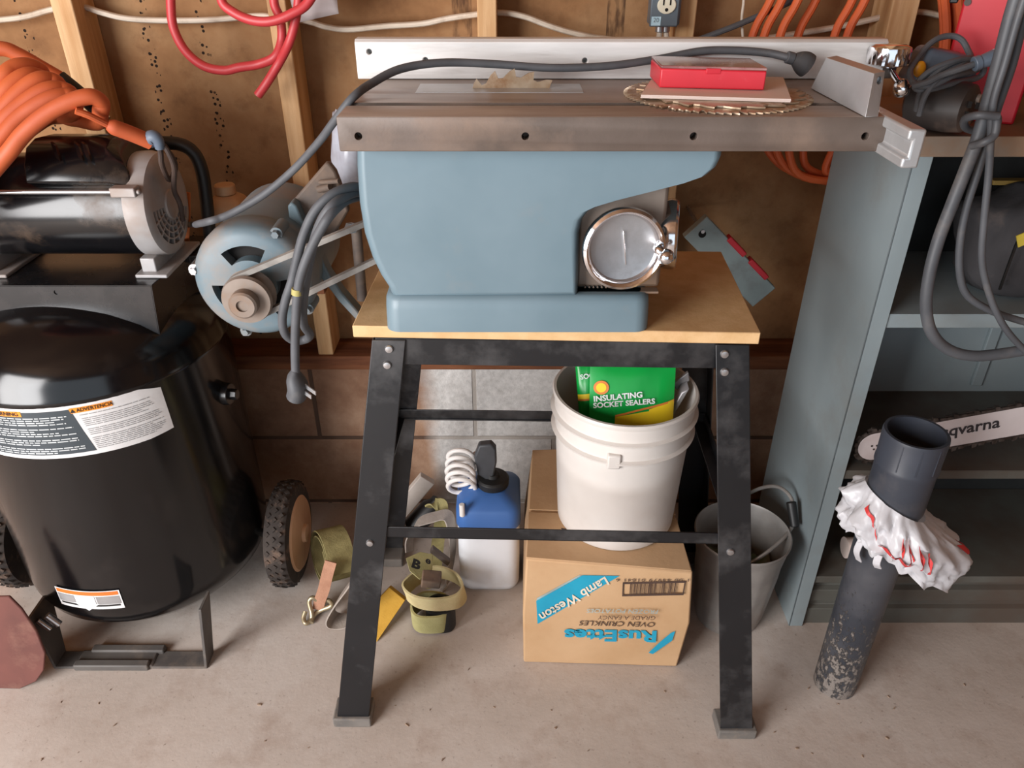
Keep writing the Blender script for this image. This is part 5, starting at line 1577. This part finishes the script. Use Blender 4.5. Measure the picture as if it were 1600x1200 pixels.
obj('saw_handle', B().tube([e0 + dx * .05 + V((0, -.05, -.02)), e0 + dx * .05 + V((0, -.07, .10)), e0 + dx * .06 + V((0, .02, .15)), e0 + dx * .07 + V((0, .09, .10)), e0 + dx * .07 + V((0, .08, -.02))], .012, 12, 6), M['black'], cs_)

# ---- dark canvas bundle on the middle shelf
M['canvas'] = mat('dark_canvas', (60, 58, 60), (40, 38, 40), rough=.9, scale=6, dirt=(96, 84, 78), dscale=8, damt=.6, bump=.3)
def lump(c, sx, sy, sz, seed, amp=.10, seg=36, squash=None):
    b = B()
    bmesh.ops.create_uvsphere(b.bm, u_segments=seg, v_segments=seg // 2, radius=1)
    for v in b.bm.verts:
        p = v.co.copy()
        n = mnoise.noise(p * 1.6 + V((seed, 0, 0))) + .5 * mnoise.noise(p * 3.7 + V((0, seed, 0))) + .25 * abs(mnoise.noise(p * 8 + V((0, 0, seed))))
        k = 1 + amp * n
        q = V((math.copysign(abs(p.x) ** .75, p.x), math.copysign(abs(p.y) ** .8, p.y), math.copysign(abs(p.z) ** .7, p.z)))
        v.co = V((c[0] + q.x * sx * k, c[1] + q.y * sy * k, c[2] + q.z * sz * k))
        if v.co.z < c[2] - sz * .86: v.co.z = c[2] - sz * .86
    return b
bp0 = P(1572, 400, y=1.33)
ca = thing('tool_bag', 'dark crumpled canvas bag on the middle cabinet shelf', 'bag', V((bp0.x + .03, 1.33, .771)))
lc = (bp0.x + .05, 1.335, .771 + .095 * .86)
obj('bag_body', lump(lc, .135, .10, .095, 3.3, .16), M['canvas'], ca, 0, 70)
obj('bag_strap', B().strap([P(1600, 365, y=1.225), P(1590, 378, y=1.222), P(1583, 395, y=1.222), P(1570, 430, y=1.224), P(1562, 452, y=1.232)], (1, 0, .2), .004, .003), M['black'], ca)
obj('yellow_tag', B().obox(P(1598, 374, y=1.218), (1, 0, .5), (0, 1, 0), (-.5, 0, 1), .018, .002, .022), mat('yellow_tag', (214, 190, 70), rough=.6), ca)
ys_ = obj('folded_measure', B().box((P(1543, 290, y=1.40).x, 1.385, P(1543, 284, y=1.40).z - .002), (1.20, 1.405, P(1543, 284, y=1.40).z + .006)), mat('brass_yellow', (150, 122, 62), rough=.6), None, .001)
tag(ys_, 'thin yellowish rule lying across the top of the dark canvas bag', 'ruler')

# ---- striped caulk tube on the bottom shelf
q0, q1 = P(1392, 852, y=1.262), P(1451, 864, y=1.262)
dz_ = .149 + .0235 - (q0.z + q1.z) / 2
q0, q1 = V((q0.x, 1.262, .1725)), V((q1.x, 1.262, .1725))
tu = thing('caulk_tube', 'white striped tube with a black end lying on the bottom cabinet shelf', 'tube', (q0 + q1) / 2)
dd = (q1 - q0).normalized()
obj('tube_body', B().cyl(q0 - dd * .10, q1, .0235, seg=28), M['paper'], tu)
for k, (s, w2) in enumerate(((.010, .003), (.016, .002), (.022, .002), (.028, .002), (.034, .002), (.052, .009))):
    c = q0 + dd * s
    obj('stripe', B().lathe([(.0237, 0), (.0237, w2)], c, dd, 28), M['wand'], tu)
obj('tube_end', B().lathe([(.0235, 0), (.021, .012), (.014, .030), (.008, .036), (.001, .036)], q1, dd, 28), M['black'], tu)

# ---- on top of the cabinet: red charger case, drill, small black box
TZc = ch
bl__, br__ = P(1456, 184, z=TZc), P(1583, 196, z=TZc)
M['redmetal'] = mat('red_sheet_metal', (196, 30, 44), (180, 26, 40), rough=.45, scale=6)
rc = thing('welder_case', 'tall red metal case standing on the cabinet behind the corded drill', 'case', (bl__ + br__) / 2 + V((0, .1, 0)))
dxr = (br__ - bl__); nb = V((-dxr.y, dxr.x, 0)).normalized()
nb = nb if nb.y > 0 else -nb
dep = nb * .12
hz_ = V((0, 0, .34))
obj('case_body', B().hexa([bl__, br__, br__ + dep, bl__ + dep, bl__ + hz_, br__ + hz_, br__ + dep + hz_, bl__ + dep + hz_]), M['redmetal'], rc, .004)
p = P(1510, 8, y=1.27)
on_ = (p - bl__).dot(nb); p = p - nb * on_
obj('rivet', B().cyl(p - nb * .003, p + nb * .002, .005, seg=12), M['dustmetal'], rc)
p2 = P(1494, -2, y=1.27); p2 = p2 - nb * (p2 - bl__).dot(nb)
obj('side_latch', B().obox(p2 + V((-.004, 0, .02)), dxr, nb, (0, 0, 1), .012, .02, .06), M['black'], rc, .002)
bxb = P(1592, 205, z=TZc)
xb = obj('small_box', B().box((br__.x + .012, 1.200, TZc), (br__.x + .10, 1.252, TZc + .055)), M['black'], None, .003)
xo = tag(xb, 'small black box on the cabinet at the right edge beside the red case', 'box')
# drill
M['drill'] = mat('dusty_black_plastic', (42, 38, 37), (58, 50, 47), rough=.5, scale=9, dirt=(110, 92, 80), dscale=10, damt=.5)
M['drillgrey'] = mat('blue_grey_plastic', (92, 104, 118), (80, 92, 106), rough=.4)
dc0 = P(1445, 140, y=1.245); dc1 = P(1520, 160, y=1.190)
rD = .038
zD = TZc + rD + .002
a_ = V((dc0.x, dc0.y, zD)); b_ = V((dc1.x, dc1.y, zD))
dr = thing('corded_drill', 'black corded power tool wrapped in its own grey cord on the cabinet', 'power tool', (a_ + b_) / 2 + V((0, 0, -rD)))
ax_ = (b_ - a_); Ld = ax_.length
bodyd = obj('motor_housing', B().lathe([(.02, -.02), (.034, -.012), (rD, .01), (rD, Ld * .6), (rD * .95, Ld * .8), (rD * .9, Ld * .95), (rD * .72, Ld * 1.02), (.01, Ld * 1.03)], a_, ax_, 40), M['drill'], dr, 0, 40)
u_ = ax_.normalized()
e_ = b_ + u_ * .003
sd = u_.cross(V((0, 0, 1))).normalized()
for s, z in ((-.010, .013), (.010, -.012)):
    obj('brush_cap', B().cyl(e_ + sd * s + V((0, 0, z)) - u_ * .004, e_ + sd * s + V((0, 0, z)) + u_ * .004, .008, seg=18), M['greycast'], dr, .001)
obj('upper_shell', B().hexa([a_ + x for x in (V((-.03, -.02, .028)), V((.075, -.015, .03)), V((.075, .055, .03)), V((-.03, .05, .028)), V((-.012, -.005, .078)), V((.060, -.002, .066)), V((.060, .045, .066)), V((-.012, .04, .080)))]), M['drillgrey'], dr, .010, segs=4)
p = P(1437, 108, y=1.225)
obj('trigger_lock', B().sphere(p, .009, 14, 1, .5, 1.3), mat('amber_plastic', (226, 150, 30), rough=.4), dr)
vq = B()
for k in range(3):
    for j in range(2):
        c = a_ + u_ * (Ld * .55 + .011 * k) + V((0, -rD * .93, .010 - .014 * j))
        vq.obox(c, u_, (0, 0, 1), (0, 1, 0), .005, .009, .002)
obj('vent_slot', vq, M['hole'], dr, 0, 0)['kind'] = 'stuff'
cw = [(1432, 172, 1.20), (1440, 140, 1.185), (1470, 108, 1.185), (1510, 92, 1.20), (1536, 100, 1.22), (1530, 120, 1.23), (1490, 130, 1.20), (1450, 140, 1.18), (1430, 136, 1.185), (1452, 112, 1.185), (1490, 96, 1.19), (1520, 92, 1.21), (1528, 108, 1.22), (1490, 118, 1.185),
      (1455, 134, 1.175), (1428, 130, 1.18), (1422, 110, 1.21), (1440, 82, 1.235), (1462, 62, 1.25), (1485, 56, 1.255), (1502, 62, 1.25), (1512, 78, 1.24), (1516, 92, 1.22), (1500, 104, 1.19), (1470, 120, 1.178), (1446, 148, 1.172), (1436, 180, 1.18)]
obj('cord', B().tube([P(u, v, y=y) for u, v, y in cw], .0044, 10, 7), M['cord'], dr)
pa, pb_ = P(1470, 118, y=1.172), P(1526, 99, y=1.172)
obj('cord_end', B().tube([P(1425, 135, y=1.175), P(1450, 128, y=1.170), pa, P(1500, 108, y=1.170), pb_], .0045, 10, 6), M['cord'], dr)
pd = (pb_ - pa).normalized()
pgq = obj('plug', B().cyl(pb_ - pd * .004, pb_ + pd * .005, .0105, seg=16).cyl(pb_ + pd * .004, pb_ + pd * .024, .009, .0115, 16), M['drillgrey'], dr, .001)
obj('plug_face', B().cyl(pb_ + pd * .024, pb_ + pd * .030, .0115, seg=16), M['white'], pgq)

# ---- grey cables hanging in front of the cabinet
M['thickcable'] = mat('grey_rubber_cable', (82, 84, 88), (66, 68, 72), rough=.5, scale=8, dirt=(122, 114, 108), dscale=12, damt=.4)
yk = 1.115
wc = thing('hanging_cable', 'bundle of thick grey cables hanging in loops in front of the cabinet', 'cable', P(1535, 215, y=yk))
def T(pts, r, m=None, name='cable'): return obj(name, B().tube([P(u, v, y=y) for u, v, y in pts], r, 14, 8), m or M['thickcable'], wc)
T([(1612, -120, yk), (1598, -40, yk), (1578, 30, yk), (1560, 100, yk), (1542, 165, yk), (1528, 215, yk), (1510, 262, yk), (1488, 318, yk), (1466, 376, yk), (1452, 430, yk - .004), (1447, 480, yk - .006), (1456, 520, yk - .006), (1482, 546, yk), (1520, 556, yk), (1570, 552, yk), (1640, 540, yk)], .0092)
T([(1640, -120, yk + .012), (1622, -40, yk + .012), (1600, 30, yk + .012), (1582, 100, yk + .012), (1560, 165, yk + .010), (1544, 215, yk + .012), (1528, 268, yk + .012), (1510, 325, yk + .012), (1500, 380, yk + .012), (1500, 430, yk + .012), (1512, 462, yk + .012), (1545, 484, yk + .012), (1590, 500, yk + .012), (1650, 515, yk + .012)], .0058)
T([(1630, -120, yk - .014), (1612, -40, yk - .014), (1590, 30, yk - .014), (1570, 100, yk - .014), (1552, 160, yk - .016), (1548, 215, yk - .014), (1545, 270, yk - .012), (1538, 340, yk - .012), (1534, 400, yk - .012), (1540, 440, yk - .012), (1556, 486, yk - .012), (1580, 525, yk - .012), (1625, 570, yk - .012)], .0052)
T([(1560, 182, yk - .028), (1530, 180, yk - .026), (1508, 186, yk - .004), (1510, 200, yk + .022), (1535, 205, yk + .030), (1556, 196, yk + .016), (1558, 185, yk - .022), (1554, 210, yk - .030), (1538, 222, yk - .030), (1518, 228, yk - .014)], .0055, None, 'wrap_loop')

# ---- level leaning in the dark behind the table
M['level'] = mat('grey_level_body', (150, 164, 164), (126, 138, 138), rough=.5, scale=8, dirt=(110, 96, 88), dscale=9, damt=.5)
lv = thing('spirit_level', 'grey and red spirit level leaning in shadow beyond the board corner', 'level', P(1150, 410, y=1.56))
a_, b_ = P(1085, 352, y=1.56), P(1192, 462, y=1.56)
ln_ = (b_ - a_).normalized(); wv_ = V((0, 1, 0)).cross(ln_).normalized()
wv_ = wv_ if wv_.x > 0 else -wv_
obj('level_body', B().obox((a_ + b_) / 2, ln_, wv_, (0, 1, 0), (b_ - a_).length, .062, .022), M['level'], lv, .002)
for s, l2 in ((-.02, .055), (.055, .06)):
    obj('red_edge', B().obox((a_ + b_) / 2 + ln_ * s + wv_ * .032 + V((0, -.002, 0)), ln_, wv_, (0, 1, 0), l2, .012, .024), M['redplastic'], lv, .002)
cb = a_ + ln_ * .022 + V((0, -.012, 0))
obj('hang_hole', B().cyl(cb, cb + V((0, -.0006, 0)), .008, seg=18), M['hole'], lv)
pn = a_ + ln_ * .022
nl = obj('hook_nail', B().cyl(V((pn.x, 1.545, pn.z + .006)), V((pn.x, 1.712, pn.z + .006)), .004, seg=10), M['zinc'], lv)

# ================================================================ ON THE WALL
M['romex'] = mat('white_cable_sheath', (220, 208, 192), (200, 186, 168), rough=.6, scale=10, dirt=(150, 130, 110), dscale=20, damt=.5)
yw = 1.672
rp = [(-60, 36), (0, 31), (40, 26), (85, 14), (125, 10), (160, 20), (200, 29), (260, 32), (330, 31), (400, 25), (430, 27), (480, 33), (510, 42), (545, 46), (600, 41), (660, 37), (700, 29), (750, 22), (785, 20), (820, 26), (855, 39), (890, 50), (935, 59), (1000, 66), (1100, 68), (1180, 62), (1255, 51), (1320, 40), (1400, 22), (1440, 19), (1480, 26), (1560, 34), (1660, 36)]
rm = obj('wall_cable', B().tube([P(u, v, y=yw) for u, v in rp], .0078, 10, 6, flat=.75), M['romex'], None)
tag(rm, 'white electrical cable swagging from stud to stud across the back wall', 'cable')
gw = obj('grey_cable', B().tube([P(1070, 70, y=1.60), P(1108, 56, y=1.60), P(1145, 42, y=1.60), P(1185, 25, y=1.605), P(1240, 0, y=1.605), P(1300, -40, y=1.605)], .0055, 10, 6), M['cord'], None)
tag(gw, 'short dark grey cable rising behind the fence towards the orange cords', 'cable')
tw = obj('hanging_wire', B().tube([P(1161, -40, y=1.6125), P(1162, 0, y=1.6125), P(1159, 30, y=1.6125), P(1161, 62, y=1.6125), P(1163, 110, y=1.6125)], .0026, 8, 6), M['romex'], None)
tag(tw, 'thin white wire hanging straight down left of the orange cords', 'wire')
# red cable
M['redcable'] = mat('red_rubber_cable', (196, 62, 66), (182, 52, 56), rough=.45, scale=8, dirt=(150, 60, 54), dscale=10, damt=.4)
rc_ = [(403, 149, 1.56), (418, 128, 1.56), (436, 98, 1.5655), (452, 66, 1.55), (462, 30, 1.55), (466, -10, 1.55), (455, -55, 1.55), (400, -75, 1.55), (350, -45, 1.545), (346, 0, 1.54), (366, 20, 1.535), (395, 32, 1.53), (425, 33, 1.525), (455, 22, 1.525), (482, 3, 1.53), (498, -40, 1.54), (470, -85, 1.56),
       (435, -60, 1.575), (428, 0, 1.575), (438, 30, 1.575), (440, 62, 1.575), (430, 88, 1.5655), (405, 100, 1.57), (375, 105, 1.568), (350, 110, 1.566), (318, 103, 1.565), (290, 80, 1.565), (272, 46, 1.566), (267, 10, 1.568), (268, -40, 1.57), (280, -90, 1.575)]
rd = obj('red_cable', B().tube([P(u, v, y=y) for u, v, y in rc_], .0085, 12, 8), M['redcable'], None)
tag(rd, 'thick red cable hanging in loops on the wall with one cut end', 'cable')
# clear bag pinned on the stud
bg2 = B(); G = 8
tl2, tr2, br2, bl2 = P(438, -60, y=1.60), P(516, -60, y=1.605), P(530, 21, y=1.605), P(463, 36, y=1.60)
gg = []
for j in range(G + 1):
    for i in range(G + 1):
        p = tl2.lerp(tr2, i / G).lerp(bl2.lerp(br2, i / G), j / G)
        gg.append(bg2.v(p + V((0, .006 * mnoise.noise(V((i * .7, j * .6, 1))), 0))))
for j in range(G):
    for i in range(G):
        k = j * (G + 1) + i; bg2.f([gg[k], gg[k + 1], gg[k + G + 2], gg[k + G + 1]])
M['clearbag'] = mat('clear_poly_bag', (224, 216, 216), (206, 196, 194), rough=.2, scale=10, alpha=.72)
b2 = obj('hanging_poly_bag', bg2, M['clearbag'], None, 0, 70, solid=.0012)
tag(b2, 'small clear plastic bag pinned to the wall beside the red cable', 'bag')
# outlet
M['boxgrey'] = mat('grey_outlet_box', (112, 122, 130), (100, 110, 118), rough=.4, metal=.3, scale=9)
M['ivory'] = mat('ivory_receptacle', (232, 226, 204), (224, 216, 192), rough=.4)
ox0, ox1 = P(1016, 20, y=1.575).x, P(1061, 20, y=1.575).x
oz0 = P(1040, 42, y=1.575).z; oz1 = oz0 + .112
ob = thing('wall_outlet', 'grey metal electrical outlet box with an ivory receptacle on the stud', 'outlet', ((ox0 + ox1) / 2, 1.60, oz0))
obj('outlet_box', B().box((ox0 + .002, 1.580, oz0 + .002), (ox1 + .004, 1.6215, oz1 - .002)), M['boxgrey'], ob, .003)
obj('cover_plate', B().box((ox0, 1.575, oz0), (ox1 + .0, 1.580, oz1)), M['boxgrey'], ob, .003)
for cz_ in (P(1041, 8, y=1.575).z, P(1041, 8, y=1.575).z + .039):
    cx_2 = P(1041.5, 8, y=1.575).x
    r_ = obj('receptacle', B().lathe([(.0172, 0), (.0172, .003), (.016, .004), (.001, .004)], (cx_2, 1.575, cz_), (0, -1, 0), 36, sx=1, sy=.86), M['ivory'], ob, 0, 30)
    for dx2 in (-.0062, .0062):
        obj('slot', B().box((cx_2 + dx2 - .0013, 1.5702, cz_ + .000), (cx_2 + dx2 + .0013, 1.5712, cz_ + .0095)), M['hole'], r_)
    obj('ground_hole', B().lathe([(.003, 0), (.003, .0008)], (cx_2, 1.5710, cz_ - .0075), (0, -1, 0), 14), M['hole'], r_)
s0 = P(1017, 41, y=1.574); s1 = P(1033, 26, y=1.574)
sk = obj('sticker', B().box((s0.x, 1.5735, s0.z + .001), (s1.x, 1.5748, s1.z)), mat('pale_blue_sticker', (196, 222, 232), (170, 204, 220), rough=.5, scale=150), ob)
text('lettering', '20', V(((s0.x + s1.x) / 2, 1.5733, (s0.z + s1.z) / 2 + .002)), (1, 0, 0), (0, 0, 1), .011, M['boxgrey'], sk, th=.0003)
for u, y in ((1031, 1.602), (1040, 1.606)):
    p = P(u, 42, y=y)
    obj('cable_clamp', B().cyl(p + V((0, 0, .002)), p + V((0, 0, -.009)), .0085, seg=14), M['zinc'], ob, .001)
obj('feed_cable', B().tube([P(1030, 46, y=1.602), P(1030, 56, y=1.602), P(1024, 75, y=1.604), P(1010, 120, y=1.61)], .0055, 10, 5), M['romex'], ob)
obj('feed_cable', B().tube([P(1040, 46, y=1.606), P(1041, 56, y=1.606), P(1044, 75, y=1.606), P(1046, 120, y=1.61)], .0055, 10, 5), M['romex'], ob)
# orange cords hung in a coil at the right
M['orangecord'] = mat('orange_cord', (212, 100, 52), (196, 88, 44), rough=.55, scale=8, dirt=(170, 76, 44), dscale=8, damt=.4)
og = thing('orange_cord_coil', 'coil of orange cords hanging on the back wall above the saw fence', 'cord', P(1300, 60, y=1.58))
for k, (lf, rt_) in enumerate(((1172, 1478), (1190, 1484), (1215, 1470), (1243, 1490), (1300, 1466), (1320, 1492))):
    y0 = 1.590 - .017 * (k % 3)
    pts = [(lf + 105, -170), (lf + 68, -90), (lf + 32, 0), (lf + 6, 50), (lf - 8, 120), (lf + 12, 200), (lf * .5 + 640, 262 + 5 * (k % 3)), (1330, 288 - 4 * k), (1400, 262 - 5 * k), (rt_ - 12, 180), (rt_ + 6, 90), (rt_ + 8, 20), (rt_ - 8, -80), (rt_ - 50, -170), (lf * .5 + 700, -205)]
    obj('cord_loop', B().tube([P(u, v, y=y0) for u, v in pts], .0078, 10, 7, True), M['orangecord'], og)
# plank and jugs behind the compressor
pk_ = obj('wall_shelf', B().box((-.645, 1.525, .66), (-.405, 1.6215, .684)), M['oldwood'], None, .002)
tag(pk_, 'short rough wooden shelf board fixed to the studs behind the saw motor', 'shelf')
M['jug'] = mat('tan_translucent_jug', (206, 172, 136), (190, 154, 118), rough=.5, scale=5, sss=.2)
def jug(u, v, wd, label, cap):
    c = P(u, v, y=1.5655)
    j = thing('plastic_jug', label, 'jug', (c.x, 1.5655, .6845), 'jugs on the wall shelf')
    H_ = c.z - .6845
    r = wd / 2
    rs = [rrect(c.x - r * f, c.x + r * f, 1.5655 - min(r, .05) * f, 1.5655 + min(r, .05) * f, .02 * f, .6845 + z) for z, f in ((0, .92), (.01, 1), (H_ * .62, 1), (H_ * .75, .93), (H_ * .86, .62), (H_ * .9, .4))]
    obj('jug_body', B().loft(rs), M['jug'], j, 0, 50)
    obj('jug_cap', B().lathe([(.018, 0), (.021, .002), (.021, H_ * .1 - .002), (.019, H_ * .1), (.001, H_ * .1)], (c.x, 1.5655, .6845 + H_ * .9), (0, 0, 1), 24), M['jug'], j, 0, 30)
jug(350, 288, .098, 'tan plastic jug with a ribbed cap behind the black compressor handle', True)
jug(432, 292, .11, 'tan plastic jug standing behind the blue-grey saw motor', True)

# clear bag hanging behind the left end of the table
hb = P(534, 250, y=1.36)
wb = obj('hanging_plastic_bag', lump((hb.x + .012, 1.40, hb.z), .034, .035, .075, 8.1, .28, 28), mat('cloudy_plastic', (166, 168, 178), (140, 136, 140), rough=.25, scale=14), None, 0, 70)
tag(wb, 'cloudy crumpled plastic bag hanging behind the left end of the saw table', 'bag')
